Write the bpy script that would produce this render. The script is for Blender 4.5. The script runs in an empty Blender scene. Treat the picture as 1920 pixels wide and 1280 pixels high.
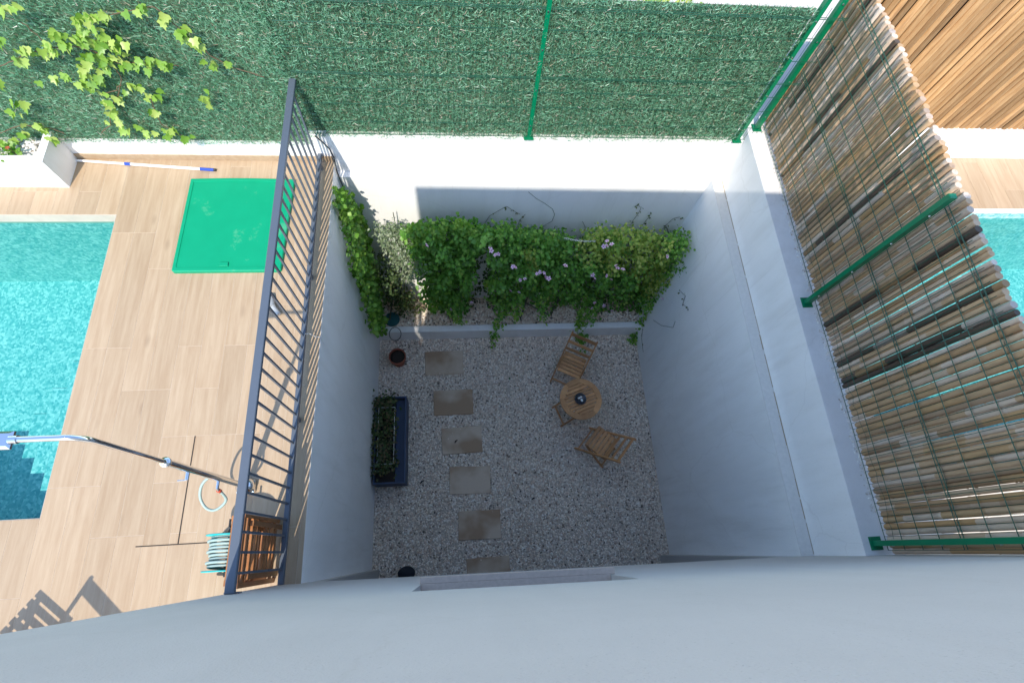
import bpy, math, random
import numpy as np
from mathutils import Vector, Matrix

random.seed(7)
rng = np.random.default_rng(11)
scene = bpy.context.scene
col = scene.collection

# ------------------------------------------------------------------ camera
HC = 4.7
PITCH, YAW, ROLL, FPX = 0.38578282, -0.26550605, 0.22311768, 994.49037
RM = Matrix.Rotation(YAW, 3, 'Z') @ Matrix.Rotation(PITCH, 3, 'X') @ Matrix.Rotation(ROLL, 3, 'Z')
cd = bpy.data.cameras.new('camera')
cam = bpy.data.objects.new('camera', cd)
col.objects.link(cam)
cam.matrix_world = Matrix.Translation((0, 0, HC)) @ RM.to_4x4()
cd.sensor_width = 36
cd.sensor_fit = 'HORIZONTAL'
cd.lens = 36 * FPX / 1920
cd.clip_start = 0.05
cd.clip_end = 600
scene.camera = cam

# ------------------------------------------------------------------ light
SUN = Vector((0.245, 1.0, -1.30)).normalized()         # direction the light travels
elev = math.asin(-SUN.z)
azim = math.atan2(-SUN.x, -SUN.y)
w = bpy.data.worlds.new('World')
scene.world = w
w.use_nodes = True
wn = w.node_tree
sky = wn.nodes.new('ShaderNodeTexSky')
sky.sky_type = 'NISHITA'
sky.sun_disc = False
sky.sun_elevation = elev
sky.sun_rotation = azim
sky.air_density = 1.0
sky.dust_density = 0.3
sky.ozone_density = 1.2
bg = wn.nodes['Background']
wn.links.new(sky.outputs[0], bg.inputs[0])
bg.inputs[1].default_value = 0.15
sd = bpy.data.lights.new('sun', 'SUN')
sd.energy = 2.0
sd.angle = math.radians(0.55)
sd.color = (1.0, 0.925, 0.81)
sun = bpy.data.objects.new('sun', sd)
sun.rotation_euler = SUN.to_track_quat('-Z', 'Y').to_euler()
sun.location = (-3, -10, 14)
col.objects.link(sun)
vs = scene.view_settings
vs.view_transform = 'Standard'
vs.look = 'None'
vs.exposure = 1.5
vs.gamma = 1.0
vs.use_curve_mapping = False
scene.cycles.max_bounces = 14
scene.cycles.diffuse_bounces = 9
scene.cycles.transparent_max_bounces = 16


# ------------------------------------------------------------------ helpers
def at(u, v, x=None, y=None, z=None):
    """point where the ray through photo pixel (u, v) meets a plane that the thing touches"""
    d = RM @ Vector((u - 960, -(v - 640), -FPX))
    if z is not None:
        t = (z - HC) / d.z
    elif y is not None:
        t = y / d.y
    else:
        t = x / d.x
    return Vector((0, 0, HC)) + d * t


def link(o, parent=None):
    col.objects.link(o)
    if parent:
        o.parent = parent
    return o


def tag(o, label=None, cat=None, group=None, kind=None):
    if label: o['label'] = label
    if cat: o['category'] = cat
    if group: o['group'] = group
    if kind: o['kind'] = kind
    return o


def empty(name, loc=(0, 0, 0), rz=0, label=None, cat=None, group=None):
    o = bpy.data.objects.new(name, None)
    o.empty_display_size = 0.1
    o.location = loc
    o.rotation_euler = (0, 0, rz)
    link(o)
    return tag(o, label, cat, group)


class MB:
    """collects shapes into one mesh"""
    def __init__(s):
        s.v, s.f = [], []

    def add(s, vs, fs, m=None):
        n = len(s.v)
        for p in vs:
            p = Vector(p)
            s.v.append(tuple(m @ p if m else p))
        s.f += [tuple(i + n for i in f) for f in fs]
        return s

    def box(s, a, b, m=None):
        x0, y0, z0 = a; x1, y1, z1 = b
        return s.add([(x0, y0, z0), (x1, y0, z0), (x1, y1, z0), (x0, y1, z0),
                      (x0, y0, z1), (x1, y0, z1), (x1, y1, z1), (x0, y1, z1)],
                     [(0, 3, 2, 1), (4, 5, 6, 7), (0, 1, 5, 4), (1, 2, 6, 5), (2, 3, 7, 6), (3, 0, 4, 7)], m)

    def cbox(s, a, b, c=0.004, m=None):
        """box whose upper and lower outlines are chamfered"""
        x0, y0, z0 = a; x1, y1, z1 = b
        L = []
        for z, k in ((z0, c), (z0 + c, 0), (z1 - c, 0), (z1, c)):
            L += [(x0 + k, y0 + k, z), (x1 - k, y0 + k, z), (x1 - k, y1 - k, z), (x0 + k, y1 - k, z)]
        F = [(3, 2, 1, 0), (12, 13, 14, 15)]
        for r in range(3):
            for i in range(4):
                j = (i + 1) % 4
                F.append((r * 4 + i, r * 4 + j, r * 4 + 4 + j, r * 4 + 4 + i))
        return s.add(L, F, m)

    def bar(s, p, q, w, h, up=(0, 0, 1), ch=0.0):
        """rectangular bar from p to q, w across and h along 'up'"""
        p, q = Vector(p), Vector(q)
        d = (q - p); L = d.length; d.normalize()
        u = Vector(up)
        sx = d.cross(u)
        if sx.length < 1e-4: sx = d.cross(Vector((1, 0, 0)))
        sx.normalize(); u = sx.cross(d)
        m = Matrix((sx, d, u)).transposed().to_4x4(); m.translation = p
        if ch:
            return s.cbox((-w / 2, 0, -h / 2), (w / 2, L, h / 2), ch, m)
        return s.box((-w / 2, 0, -h / 2), (w / 2, L, h / 2), m)

    def tube(s, pts, r, n=8, cap=True):
        pts = [Vector(p) for p in pts]
        rs = r if isinstance(r, (list, tuple)) else [r] * len(pts)
        n0 = len(s.v)
        prev = None
        for i, p in enumerate(pts):
            d = (pts[min(i + 1, len(pts) - 1)] - pts[max(i - 1, 0)]).normalized()
            if prev is None:
                a = d.cross(Vector((0, 0, 1)))
                if a.length < 1e-3: a = d.cross(Vector((1, 0, 0)))
            else:
                a = prev - d * prev.dot(d)
            a.normalize(); prev = a
            b = d.cross(a)
            for k in range(n):
                t = 2 * math.pi * k / n
                s.v.append(tuple(p + (a * math.cos(t) + b * math.sin(t)) * rs[i]))
        for i in range(len(pts) - 1):
            for k in range(n):
                j = (k + 1) % n
                s.f.append((n0 + i * n + k, n0 + i * n + j, n0 + (i + 1) * n + j, n0 + (i + 1) * n + k))
        if cap:
            s.f.append(tuple(n0 + k for k in reversed(range(n))))
            s.f.append(tuple(n0 + (len(pts) - 1) * n + k for k in range(n)))
        return s

    def lathe(s, prof, c=(0, 0, 0), n=24, m=None):
        """prof: (radius, z) pairs from bottom to top"""
        c = Vector(c)
        V, F = [], []
        for r, z in prof:
            for k in range(n):
                t = 2 * math.pi * k / n
                V.append((c.x + r * math.cos(t), c.y + r * math.sin(t), c.z + z))
        for i in range(len(prof) - 1):
            for k in range(n):
                j = (k + 1) % n
                F.append((i * n + k, i * n + j, (i + 1) * n + j, (i + 1) * n + k))
        F.append(tuple(reversed(range(n))))
        F.append(tuple((len(prof) - 1) * n + k for k in range(n)))
        return s.add(V, F, m)

    def data(s, name, m=None, smooth=False):
        me = bpy.data.meshes.new(name)
        me.from_pydata(s.v, [], s.f)
        if smooth:
            me.polygons.foreach_set('use_smooth', [True] * len(me.polygons))
        if m: me.materials.append(m)
        me.update()
        return me

    def build(s, name, m, parent=None, smooth=False, auto=None):
        me = s.data(name, m, smooth)
        if auto: me.set_sharp_from_angle(angle=math.radians(auto))
        return link(bpy.data.objects.new(name, me), parent)


def np_mesh(name, V, F, m, parent=None, attr=None, smooth=False):
    """fast mesh from arrays; attr = one value per face, read by the material as 't'"""
    me = bpy.data.meshes.new(name)
    V = np.asarray(V, np.float32); F = np.asarray(F, np.int32)
    k = F.shape[1]
    me.vertices.add(len(V)); me.vertices.foreach_set('co', V.ravel())
    me.loops.add(F.size); me.loops.foreach_set('vertex_index', F.ravel())
    me.polygons.add(len(F))
    me.polygons.foreach_set('loop_start', np.arange(0, F.size, k, dtype=np.int32))
    if attr is not None:
        a = me.attributes.new('t', 'FLOAT', 'FACE')
        a.data.foreach_set('value', np.asarray(attr, np.float32))
    me.polygons.foreach_set('use_smooth', np.full(len(F), smooth))
    me.update(calc_edges=True)
    me.validate()
    me.materials.append(m)
    return link(bpy.data.objects.new(name, me), parent)


# ------------------------------------------------------------------ materials
class NT:
    def __init__(s, name):
        s.m = bpy.data.materials.new(name); s.m.use_nodes = True
        s.t = s.m.node_tree
        s.b = s.t.nodes['Principled BSDF']
        s.out = s.t.nodes['Material Output']

    def n(s, kind, **kw):
        nd = s.t.nodes.new('ShaderNode' + kind)
        for k, v in kw.items():
            if k.startswith('_'): setattr(nd, k[1:], v)
            else:
                key = int(k[1:]) if k[0] == 'i' and k[1:].isdigit() else k.replace('__', ' ')
                nd.inputs[key].default_value = v
        return nd

    def l(s, a, b):
        s.t.links.new(a, b)

    def coord(s, kind='Object', scale=(1, 1, 1), loc=(0, 0, 0)):
        tc = s.n('TexCoord'); mp = s.n('Mapping')
        mp.inputs['Scale'].default_value = scale
        mp.inputs['Location'].default_value = loc
        s.l(tc.outputs[kind], mp.inputs[0])
        return mp.outputs[0]

    def world(s, scale=(1, 1, 1)):
        g = s.n('NewGeometry'); mp = s.n('Mapping')
        mp.inputs['Scale'].default_value = scale
        s.l(g.outputs['Position'], mp.inputs[0])
        return mp.outputs[0]

    def noise(s, vec, scale, detail=4, rough=0.55):
        nd = s.n('TexNoise', Scale=scale, Detail=detail, Roughness=rough)
        s.l(vec, nd.inputs['Vector'])
        return nd.outputs['Fac']

    def ramp(s, fac, stops, mode='LINEAR'):
        r = s.n('ValToRGB')
        e = r.color_ramp.elements
        r.color_ramp.interpolation = mode
        while len(e) < len(stops): e.new(0.5)
        for i, (p, c) in enumerate(stops):
            e[i].position = p
            e[i].color = (*c, 1) if len(c) == 3 else c
        s.l(fac, r.inputs[0])
        return r.outputs[0]

    def mix(s, a, b, fac, mode='MIX'):
        m = s.n('MixRGB', _blend_type=mode)
        for i, x in ((1, a), (2, b)):
            if hasattr(x, 'links') or hasattr(x, 'node'): s.l(x, m.inputs[i])
            else: m.inputs[i].default_value = (*x, 1)
        if isinstance(fac, (int, float)): m.inputs[0].default_value = fac
        else: s.l(fac, m.inputs[0])
        return m.outputs[0]

    def math(s, op, a, b=0.0):
        m = s.n('Math', _operation=op)
        for i, x in ((0, a), (1, b)):
            if isinstance(x, (int, float)): m.inputs[i].default_value = x
            else: s.l(x, m.inputs[i])
        return m.outputs[0]

    def bump(s, h, strength=0.3, dist=0.01):
        b = s.n('Bump', Strength=strength, Distance=dist)
        s.l(h, b.inputs['Height'])
        s.l(b.outputs[0], s.b.inputs['Normal'])

    def fin(s, color=None, rough=0.6, metal=0.0, spec=0.5):
        if color is not None:
            if isinstance(color, tuple): s.b.inputs['Base Color'].default_value = (*color, 1)
            else: s.l(color, s.b.inputs['Base Color'])
        if isinstance(rough, (int, float)): s.b.inputs['Roughness'].default_value = rough
        else: s.l(rough, s.b.inputs['Roughness'])
        s.b.inputs['Metallic'].default_value = metal
        s.b.inputs['Specular IOR Level'].default_value = spec
        return s.m


def stucco(name, base, fine=260, strength=0.25, stain=(0.72, 0.70, 0.66), amt=0.5, speck=0.3, drips=0.25, pits=75):
    t = NT(name)
    p = t.world()
    big = t.noise(p, 0.9, 5, 0.6)
    st = t.noise(t.world((3, 3, 0.5)), 1.6, 5, 0.65)
    grain = t.noise(p, fine, 2, 0.6)
    c = t.mix(base, tuple(b * k for b, k in zip(base, stain)), t.math('MULTIPLY', t.ramp(st, [(0.45, (0, 0, 0)), (0.8, (1, 1, 1))]), amt))
    c = t.mix(c, tuple(x * 0.93 for x in base), t.ramp(big, [(0.4, (0, 0, 0)), (0.7, (1, 1, 1))]))
    pit = t.noise(p, pits, 3, 0.7)
    c = t.mix(c, tuple(x * 0.55 for x in base), t.math('MULTIPLY', t.ramp(pit, [(0.62, (0, 0, 0)), (0.70, (1, 1, 1))]), speck))
    drip = t.noise(t.world((5, 5, 0.22)), 2.4, 6, 0.7)
    c = t.mix(c, (0.45, 0.42, 0.37), t.math('MULTIPLY', t.ramp(drip, [(0.60, (0, 0, 0)), (0.78, (1, 1, 1))]), drips))
    cr = t.n('TexVoronoi', _feature='DISTANCE_TO_EDGE', Scale=0.55)
    wv = t.n('VectorMath', _operation='ADD'); t.l(p, wv.inputs[0])
    wn2 = t.n('TexNoise', Scale=2.5, Detail=4.0); t.l(p, wn2.inputs['Vector'])
    sc2 = t.n('VectorMath', _operation='SCALE'); t.l(wn2.outputs['Color'], sc2.inputs[0]); sc2.inputs['Scale'].default_value = 0.35
    t.l(sc2.outputs[0], wv.inputs[1]); t.l(wv.outputs[0], cr.inputs['Vector'])
    c = t.mix(c, (0.40, 0.36, 0.31), t.math('MULTIPLY', t.ramp(cr.outputs['Distance'], [(0.0012, (1, 1, 1)), (0.004, (0, 0, 0))]), 0.14))
    t.bump(t.mix(grain, pit, 0.5), strength, 0.004)
    return t.fin(c, 0.85, spec=0.3)


M = {}
M['stucco'] = stucco('white_render', (0.88, 0.875, 0.86))
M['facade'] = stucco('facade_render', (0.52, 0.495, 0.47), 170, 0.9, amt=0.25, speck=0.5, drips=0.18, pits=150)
M['concrete_top'] = stucco('grey_coping', (0.74, 0.72, 0.70), 120, 0.3, amt=0.6)


def tile_mat(name, a, b, dark):
    t = NT(name)
    oi = t.n('ObjectInfo')
    g = t.n('NewGeometry')
    mp = t.n('Mapping'); mp.inputs['Scale'].default_value = (11, 0.7, 9)
    off = t.n('CombineXYZ')
    t.l(t.math('MULTIPLY', oi.outputs['Random'], 37.0), off.inputs[0])
    t.l(t.math('MULTIPLY', oi.outputs['Random'], 91.0), off.inputs[1])
    t.l(off.outputs[0], mp.inputs['Location'])
    t.l(g.outputs['Position'], mp.inputs[0])
    grain = t.noise(mp.outputs[0], 2.2, 6, 0.62)
    fine = t.noise(mp.outputs[0], 11, 3, 0.6)
    c = t.mix(a, b, t.ramp(grain, [(0.32, (0, 0, 0)), (0.68, (1, 1, 1))]))
    c = t.mix(c, dark, t.math('MULTIPLY', t.ramp(fine, [(0.55, (0, 0, 0)), (0.75, (1, 1, 1))]), 0.35))
    # knots
    mp2 = t.n('Mapping'); mp2.inputs['Scale'].default_value = (3.2, 1.2, 1)
    t.l(off.outputs[0], mp2.inputs['Location']); t.l(g.outputs['Position'], mp2.inputs[0])
    vo = t.n('TexVoronoi', Scale=1.6); t.l(mp2.outputs[0], vo.inputs['Vector'])
    c = t.mix(c, tuple(x * 0.75 for x in dark), t.math('MULTIPLY', t.ramp(vo.outputs['Distance'], [(0.03, (1, 1, 1)), (0.16, (0, 0, 0))]), 0.4))
    tone = t.ramp(oi.outputs['Random'], [(0, (0.90, 0.89, 0.875)), (1, (1.04, 1.035, 1.03))])
    c = t.mix(c, tone, 1.0, 'MULTIPLY')
    t.bump(fine, 0.08, 0.002)
    return t.fin(c, 0.5, spec=0.4)


M['tile'] = tile_mat('wood_look_tile', (0.375, 0.265, 0.165), (0.46, 0.35, 0.235), (0.31, 0.21, 0.13))
t = NT('grout'); M['grout'] = t.fin((0.66, 0.58, 0.47), 0.9)
t = NT('dark_gap'); M['gap'] = t.fin((0.03, 0.025, 0.02), 0.9)


def simple(name, c, rough=0.5, metal=0.0, var=0.12, scale=8, bump=0.0, bscale=60, spec=0.5):
    t = NT(name)
    p = t.world()
    n = t.noise(p, scale, 4)
    cc = t.mix(tuple(x * (1 - var) for x in c), tuple(min(1, x * (1 + var)) for x in c), n)
    if bump: t.bump(t.noise(p, bscale, 3), bump, 0.004)
    return t.fin(cc, rough, metal, spec)


M['rail'] = simple('anthracite_paint', (0.085, 0.105, 0.135), 0.42, 0.0, 0.06)
M['green_paint'] = simple('green_paint', (0.0, 0.175, 0.075), 0.32, 0.0, 0.1)
M['wire'] = simple('green_wire', (0.008, 0.075, 0.045), 0.45)
M['chrome'] = simple('chrome', (0.75, 0.76, 0.78), 0.09, 1.0, 0.02)
M['steel'] = simple('brushed_steel', (0.5, 0.5, 0.5), 0.35, 1.0)
M['hose'] = simple('pale_hose', (0.30, 0.40, 0.37), 0.45)
M['teal'] = simple('teal_plastic', (0.01, 0.42, 0.42), 0.4)
M['black'] = simple('black_plastic', (0.015, 0.016, 0.018), 0.5)
M['red'] = simple('red_plastic', (0.5, 0.07, 0.03), 0.4)
M['white_plastic'] = simple('white_plastic', (0.78, 0.78, 0.76), 0.35)
M['blue_plastic'] = simple('blue_plastic', (0.01, 0.06, 0.42), 0.35)
M['grey_plastic'] = simple('grey_plastic', (0.35, 0.37, 0.38), 0.35)
M['trough'] = simple('dark_blue_resin', (0.035, 0.06, 0.12), 0.55, 0, 0.2, 5)
M['terracotta'] = simple('terracotta', (0.30, 0.09, 0.05), 0.8, 0, 0.25, 12, 0.2)
M['soil'] = simple('soil', (0.03, 0.022, 0.018), 1.0, 0, 0.5, 60, 0.8, 90)
M['stem'] = simple('stem', (0.13, 0.08, 0.045), 0.8, 0, 0.3, 30)
M['vinestem'] = simple('vine_stem', (0.07, 0.08, 0.05), 0.8, 0, 0.3, 30)
M['lilac'] = simple('flower_lilac', (0.85, 0.58, 0.76), 0.6, 0, 0.15, 60)
M['magenta'] = simple('flower_throat', (0.42, 0.08, 0.24), 0.6)
M['stonesill'] = simple('brown_stone', (0.52, 0.40, 0.32), 0.6, 0, 0.2, 40, 0.1)
M['ground'] = simple('pale_paving', (0.56, 0.51, 0.46), 0.9, 0, 0.15, 3, 0.2)
M['bag'] = simple('black_cloth', (0.012, 0.016, 0.024), 0.85, 0, 0.3, 20, 0.3)
M['ceramic'] = simple('dark_ceramic', (0.03, 0.035, 0.045), 0.3)
M['poolshell_grey'] = simple('pool_band_tile', (0.50, 0.44, 0.36), 0.45, 0, 0.2, 9)

t = NT('green_sheet')
p = t.coord('Object')
st = t.noise(p, 3.2, 5, 0.7)
c = t.mix((0.0, 0.265, 0.13), (0.002, 0.315, 0.16), t.noise(p, 6, 4))
c = t.mix(c, (0.14, 0.42, 0.24), t.math('MULTIPLY', t.ramp(st, [(0.60, (0, 0, 0)), (0.70, (1, 1, 1))]), 0.55))
M['cover'] = t.fin(c, 0.55, spec=0.25)


def wood(name, a, b, dark, axis=(1, 12, 12), rough=0.6, rnd=0.25):
    t = NT(name)
    oi = t.n('ObjectInfo')
    tc = t.n('TexCoord'); mp = t.n('Mapping'); mp.inputs['Scale'].default_value = axis
    off = t.n('CombineXYZ')
    for i in range(3): t.l(t.math('MULTIPLY', oi.outputs['Random'], 23.0 + 17 * i), off.inputs[i])
    t.l(off.outputs[0], mp.inputs['Location']); t.l(tc.outputs['Object'], mp.inputs[0])
    g = t.noise(mp.outputs[0], 4, 6, 0.65)
    c = t.mix(a, b, t.ramp(g, [(0.3, (0, 0, 0)), (0.7, (1, 1, 1))]))
    c = t.mix(c, dark, t.math('MULTIPLY', t.ramp(t.noise(mp.outputs[0], 1.3, 3), [(0.55, (0, 0, 0)), (0.75, (1, 1, 1))]), 0.6))
    c = t.mix(c, t.ramp(oi.outputs['Random'], [(0, (1 - rnd,) * 3), (1, (1 + rnd,) * 3)]), 1.0, 'MULTIPLY')
    t.bump(g, 0.15, 0.003)
    return t.fin(c, rough, spec=0.35)


M['teak'] = wood('teak', (0.44, 0.21, 0.085), (0.54, 0.29, 0.13), (0.32, 0.14, 0.055), (3, 3, 3))
M['oiled'] = wood('oiled_wood', (0.30, 0.12, 0.04), (0.40, 0.18, 0.07), (0.17, 0.06, 0.02), (3, 3, 3), 0.4)

# bamboo canes: tone per cane, weathering along it
t = NT('weathered_bamboo')
oi = t.n('ObjectInfo')
tc = t.n('TexCoord'); mp = t.n('Mapping'); mp.inputs['Scale'].default_value = (14, 14, 1.6)
off = t.n('CombineXYZ')
for i in range(3): t.l(t.math('MULTIPLY', oi.outputs['Random'], 31.0 + 13 * i), off.inputs[i])
t.l(off.outputs[0], mp.inputs['Location']); t.l(tc.outputs['Object'], mp.inputs[0])
g = t.noise(mp.outputs[0], 2.0, 5, 0.62)
sxyz = t.n('SeparateXYZ'); t.l(tc.outputs['Object'], sxyz.inputs[0])
zseg = t.math('FLOOR', t.math('ADD', t.math('MULTIPLY', sxyz.outputs[2], 2.9), t.math('MULTIPLY', oi.outputs['Random'], 57.0)))
wnz = t.n('TexWhiteNoise', _noise_dimensions='1D'); t.l(t.math('ADD', zseg, t.math('MULTIPLY', oi.outputs['Random'], 311.7)), wnz.inputs['W'])
seg = wnz.outputs['Value']
base = t.ramp(oi.outputs['Random'], [(0.0, (0.07, 0.05, 0.035)), (0.12, (0.10, 0.07, 0.05)), (0.15, (0.46, 0.275, 0.14)), (0.35, (0.60, 0.43, 0.28)),
                                     (0.55, (0.50, 0.29, 0.13)), (0.75, (0.68, 0.54, 0.42)), (1.0, (0.34, 0.21, 0.115))])
c = t.mix(base, (0.50, 0.30, 0.13), t.math('MULTIPLY', t.ramp(seg, [(0.80, (0, 0, 0)), (0.84, (1, 1, 1))]), 0.55))
c = t.mix(c, (0.72, 0.60, 0.50), t.math('MULTIPLY', t.ramp(seg, [(0.14, (1, 1, 1)), (0.18, (0, 0, 0))]), 0.6))
c = t.mix(c, (0.14, 0.10, 0.075), t.math('MULTIPLY', t.ramp(g, [(0.52, (0, 0, 0)), (0.80, (1, 1, 1))]), 0.75))
t.bump(g, 0.2, 0.003)
M['bamboo'] = t.fin(c, 0.6, spec=0.35)
M['slat'] = wood('orange_slats', (0.33, 0.17, 0.065), (0.45, 0.275, 0.13), (0.11, 0.05, 0.025), (10, 10, 1.2), 0.65, 0.42)


def leafmat(name, stops, trans=0.35, rough=0.42):
    t = NT(name)
    a = t.n('Attribute', _attribute_name='t')
    c = t.ramp(a.outputs['Fac'], stops)
    t.fin(c, rough, spec=0.4)
    tr = t.n('BsdfTranslucent')
    t.l(t.mix(c, (0.75, 1.0, 0.25), 0.35, 'MIX'), tr.inputs[0])
    tr2 = t.mix(c, (1.1, 1.25, 0.5), 1.0, 'MULTIPLY'); t.l(tr2, tr.inputs[0])
    mx = t.n('MixShader'); mx.inputs[0].default_value = trans
    t.l(t.b.outputs[0], mx.inputs[1]); t.l(tr.outputs[0], mx.inputs[2])
    t.l(mx.outputs[0], t.out.inputs[0])
    return t.m


M['leaf'] = leafmat('vine_leaf', [(0, (0.07, 0.18, 0.03)), (0.45, (0.13, 0.33, 0.05)), (0.8, (0.22, 0.43, 0.07)), (1, (0.36, 0.50, 0.10))])
M['leaf_bright'] = leafmat('bright_leaf', [(0, (0.08, 0.20, 0.025)), (0.5, (0.14, 0.31, 0.04)), (1, (0.27, 0.43, 0.07))])
M['leaf_yellow'] = leafmat('yellow_leaf', [(0, (0.10, 0.25, 0.04)), (0.5, (0.28, 0.42, 0.07)), (1, (0.52, 0.55, 0.14))])
M['leaf_grey'] = leafmat('grey_leaf', [(0, (0.10, 0.16, 0.08)), (0.5, (0.20, 0.26, 0.15)), (1, (0.42, 0.46, 0.36))])
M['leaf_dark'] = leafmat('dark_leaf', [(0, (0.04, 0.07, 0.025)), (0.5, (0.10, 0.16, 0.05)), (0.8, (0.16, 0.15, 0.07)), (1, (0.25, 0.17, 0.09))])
M['blade'] = leafmat('hedge_blade', [(0, (0.05, 0.17, 0.10)), (0.35, (0.13, 0.35, 0.22)), (0.7, (0.28, 0.53, 0.36)), (0.92, (0.45, 0.65, 0.52)), (0.96, (0.42, 0.36, 0.25)), (1, (0.62, 0.58, 0.50))], 0.15, 0.38)
M['backing'] = simple('hedge_backing', (0.07, 0.12, 0.07), 0.9, 0, 0.4, 40)

# ivy: one tone per leaf
t = NT('ivy_leaf')
oi = t.n('ObjectInfo')
c = t.ramp(oi.outputs['Random'], [(0, (0.14, 0.30, 0.03)), (0.5, (0.25, 0.43, 0.06)), (1, (0.42, 0.52, 0.13))])
t.fin(c, 0.4)
tr = t.n('BsdfTranslucent'); t.l(c, tr.inputs[0])
mx = t.n('MixShader'); mx.inputs[0].default_value = 0.3
t.l(t.b.outputs[0], mx.inputs[1]); t.l(tr.outputs[0], mx.inputs[2]); t.l(mx.outputs[0], t.out.inputs[0])
M['ivy'] = t.m


def pebmat(name, stops):
    t = NT(name)
    a = t.n('Attribute', _attribute_name='t')
    c = t.ramp(a.outputs['Fac'], stops)
    c = t.mix(c, (0.50, 0.42, 0.34), t.math('MULTIPLY', t.ramp(t.noise(t.world(), 1.3, 4), [(0.4, (0, 0, 0)), (0.75, (1, 1, 1))]), 0.25))
    return t.fin(c, 0.75, spec=0.3)


PEB = [(0, (0.10, 0.08, 0.065)), (0.06, (0.26, 0.20, 0.15)), (0.12, (0.60, 0.44, 0.33)), (0.4, (0.82, 0.69, 0.56)), (0.7, (0.88, 0.78, 0.66)), (1, (0.93, 0.88, 0.80))]
M['pebble'] = pebmat('gravel_chips', PEB)
M['pebble_white'] = pebmat('white_gravel', [(0, (0.35, 0.28, 0.22)), (0.15, (0.62, 0.58, 0.53)), (1, (0.84, 0.83, 0.80))])
t = NT('gravel_base')
p = t.world()
vo = t.n('TexVoronoi', Scale=45); t.l(p, vo.inputs['Vector'])
c = t.mix((0.40, 0.33, 0.26), (0.72, 0.62, 0.52), vo.outputs['Distance'])
t.bump(vo.outputs['Distance'], 0.8, 0.01)
M['gravelbase'] = t.fin(c, 0.95)

t = NT('stepping_slab')
oi = t.n('ObjectInfo')
p = t.coord('Object')
mp = t.n('Mapping'); t.l(p, mp.inputs[0])
off = t.n('CombineXYZ')
for i in range(3): t.l(t.math('MULTIPLY', oi.outputs['Random'], 19.0 + 7 * i), off.inputs[i])
t.l(off.outputs[0], mp.inputs['Location'])
c = t.mix((0.38, 0.235, 0.13), (0.64, 0.50, 0.37), t.ramp(t.noise(mp.outputs[0], 2.2, 3, 0.5), [(0.40, (0, 0, 0)), (0.62, (1, 1, 1))]))
c = t.mix(c, (0.33, 0.28, 0.23), t.math('MULTIPLY', t.noise(mp.outputs[0], 60, 3), 0.35))
M['slab'] = t.fin(c, 0.7)

# pool mosaic, water
def mosaic(name, lo, mid, hi):
    t = NT(name)
    p = t.world((1, 1, 1))
    vo = t.n('TexVoronoi', Scale=46.0, Randomness=0.8); t.l(p, vo.inputs['Vector'])
    sp = t.n('SeparateColor'); t.l(vo.outputs['Color'], sp.inputs[0])
    cl = t.noise(t.world((1.0, 1.6, 1)), 7, 4, 0.65)  # pale clumps put the mottled caustic light into the tile colour
    k = t.math('ADD', t.math('MULTIPLY', sp.outputs[0], 0.55), t.math('MULTIPLY', cl, 0.5))
    c = t.ramp(k, [(0.22, lo), (0.5, mid), (0.85, hi)])
    return t.fin(c, 0.4)


M['mosaic'] = mosaic('pool_mosaic', (0.09, 0.34, 0.35), (0.22, 0.46, 0.45), (0.55, 0.66, 0.64))
M['step_mosaic'] = mosaic('pool_step_mosaic', (0.22, 0.48, 0.48), (0.46, 0.66, 0.64), (0.70, 0.80, 0.77))

t = NT('pool_water')
p = t.world()
nz = t.noise(p, 9, 3, 0.5)
nz2 = t.noise(p, 28, 2, 0.5)
h = t.math('ADD', nz, t.math('MULTIPLY', nz2, 0.35))
bmp = t.n('Bump', Strength=0.35, Distance=0.03); t.l(h, bmp.inputs['Height'])
trn = t.n('BsdfTransparent'); trn.inputs[0].default_value = (0.57, 0.93, 0.935, 1)
gl = t.n('BsdfGlossy', Roughness=0.04); gl.inputs[0].default_value = (1, 1, 1, 1); t.l(bmp.outputs[0], gl.inputs['Normal'])
fr = t.n('Fresnel', IOR=1.33); t.l(bmp.outputs[0], fr.inputs['Normal'])
mx = t.n('MixShader'); t.l(fr.outputs[0], mx.inputs[0]); t.l(trn.outputs[0], mx.inputs[1]); t.l(gl.outputs[0], mx.inputs[2])
t.l(mx.outputs[0], t.out.inputs[0])
M['water'] = t.m

t = NT('window_glass')
t.fin((0.03, 0.04, 0.05), 0.05, 0.0, 0.6)
M['glass'] = t.m

# ------------------------------------------------------------------ main measures
ZF = -3.45           # sunken patio floor
XL, XR = -1.282, 2.985
YB = 3.882           # lower back wall face
YU = 3.96            # upper back wall face
ZL = -0.165          # ledge
ZB = 0.383           # top of back wall
ZR = 0.49            # top of right wall
XU = 3.11            # upper right wall face
PX, PY0, PY1 = -3.325, 0.437, 3.28   # pool edge
HX = -1.45           # house corner


def fy(x): return -0.155 - 0.0125 * (x - HX)


# ------------------------------------------------------------------ ground, deck, pools
m = MB()
m.add([(-120, 4.3, 0.33), (120, 4.3, 0.33), (120, 220, 0.33), (-120, 220, 0.33)], [(0, 1, 2, 3)])
m.add([(-120, -120, -0.3), (-9.5, -120, -0.3), (-9.5, 4.3, -0.3), (-120, 4.3, -0.3)], [(0, 1, 2, 3)])
m.add([(12, -120, -0.3), (120, -120, -0.3), (120, 4.3, -0.3), (12, 4.3, -0.3)], [(0, 1, 2, 3)])
m.add([(-9.5, -120, -0.3), (12, -120, -0.3), (12, -8, -0.3), (-9.5, -8, -0.3)], [(0, 1, 2, 3)])
tag(m.build('ground', M['ground']), kind='structure')


def deck(name, rects):
    m = MB()
    for (x0, x1, y0, y1) in rects:
        m.box((x0, y0, -0.2), (x1, y1, -0.0018))
    return tag(m.build(name, M['grout']), kind='structure')


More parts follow.
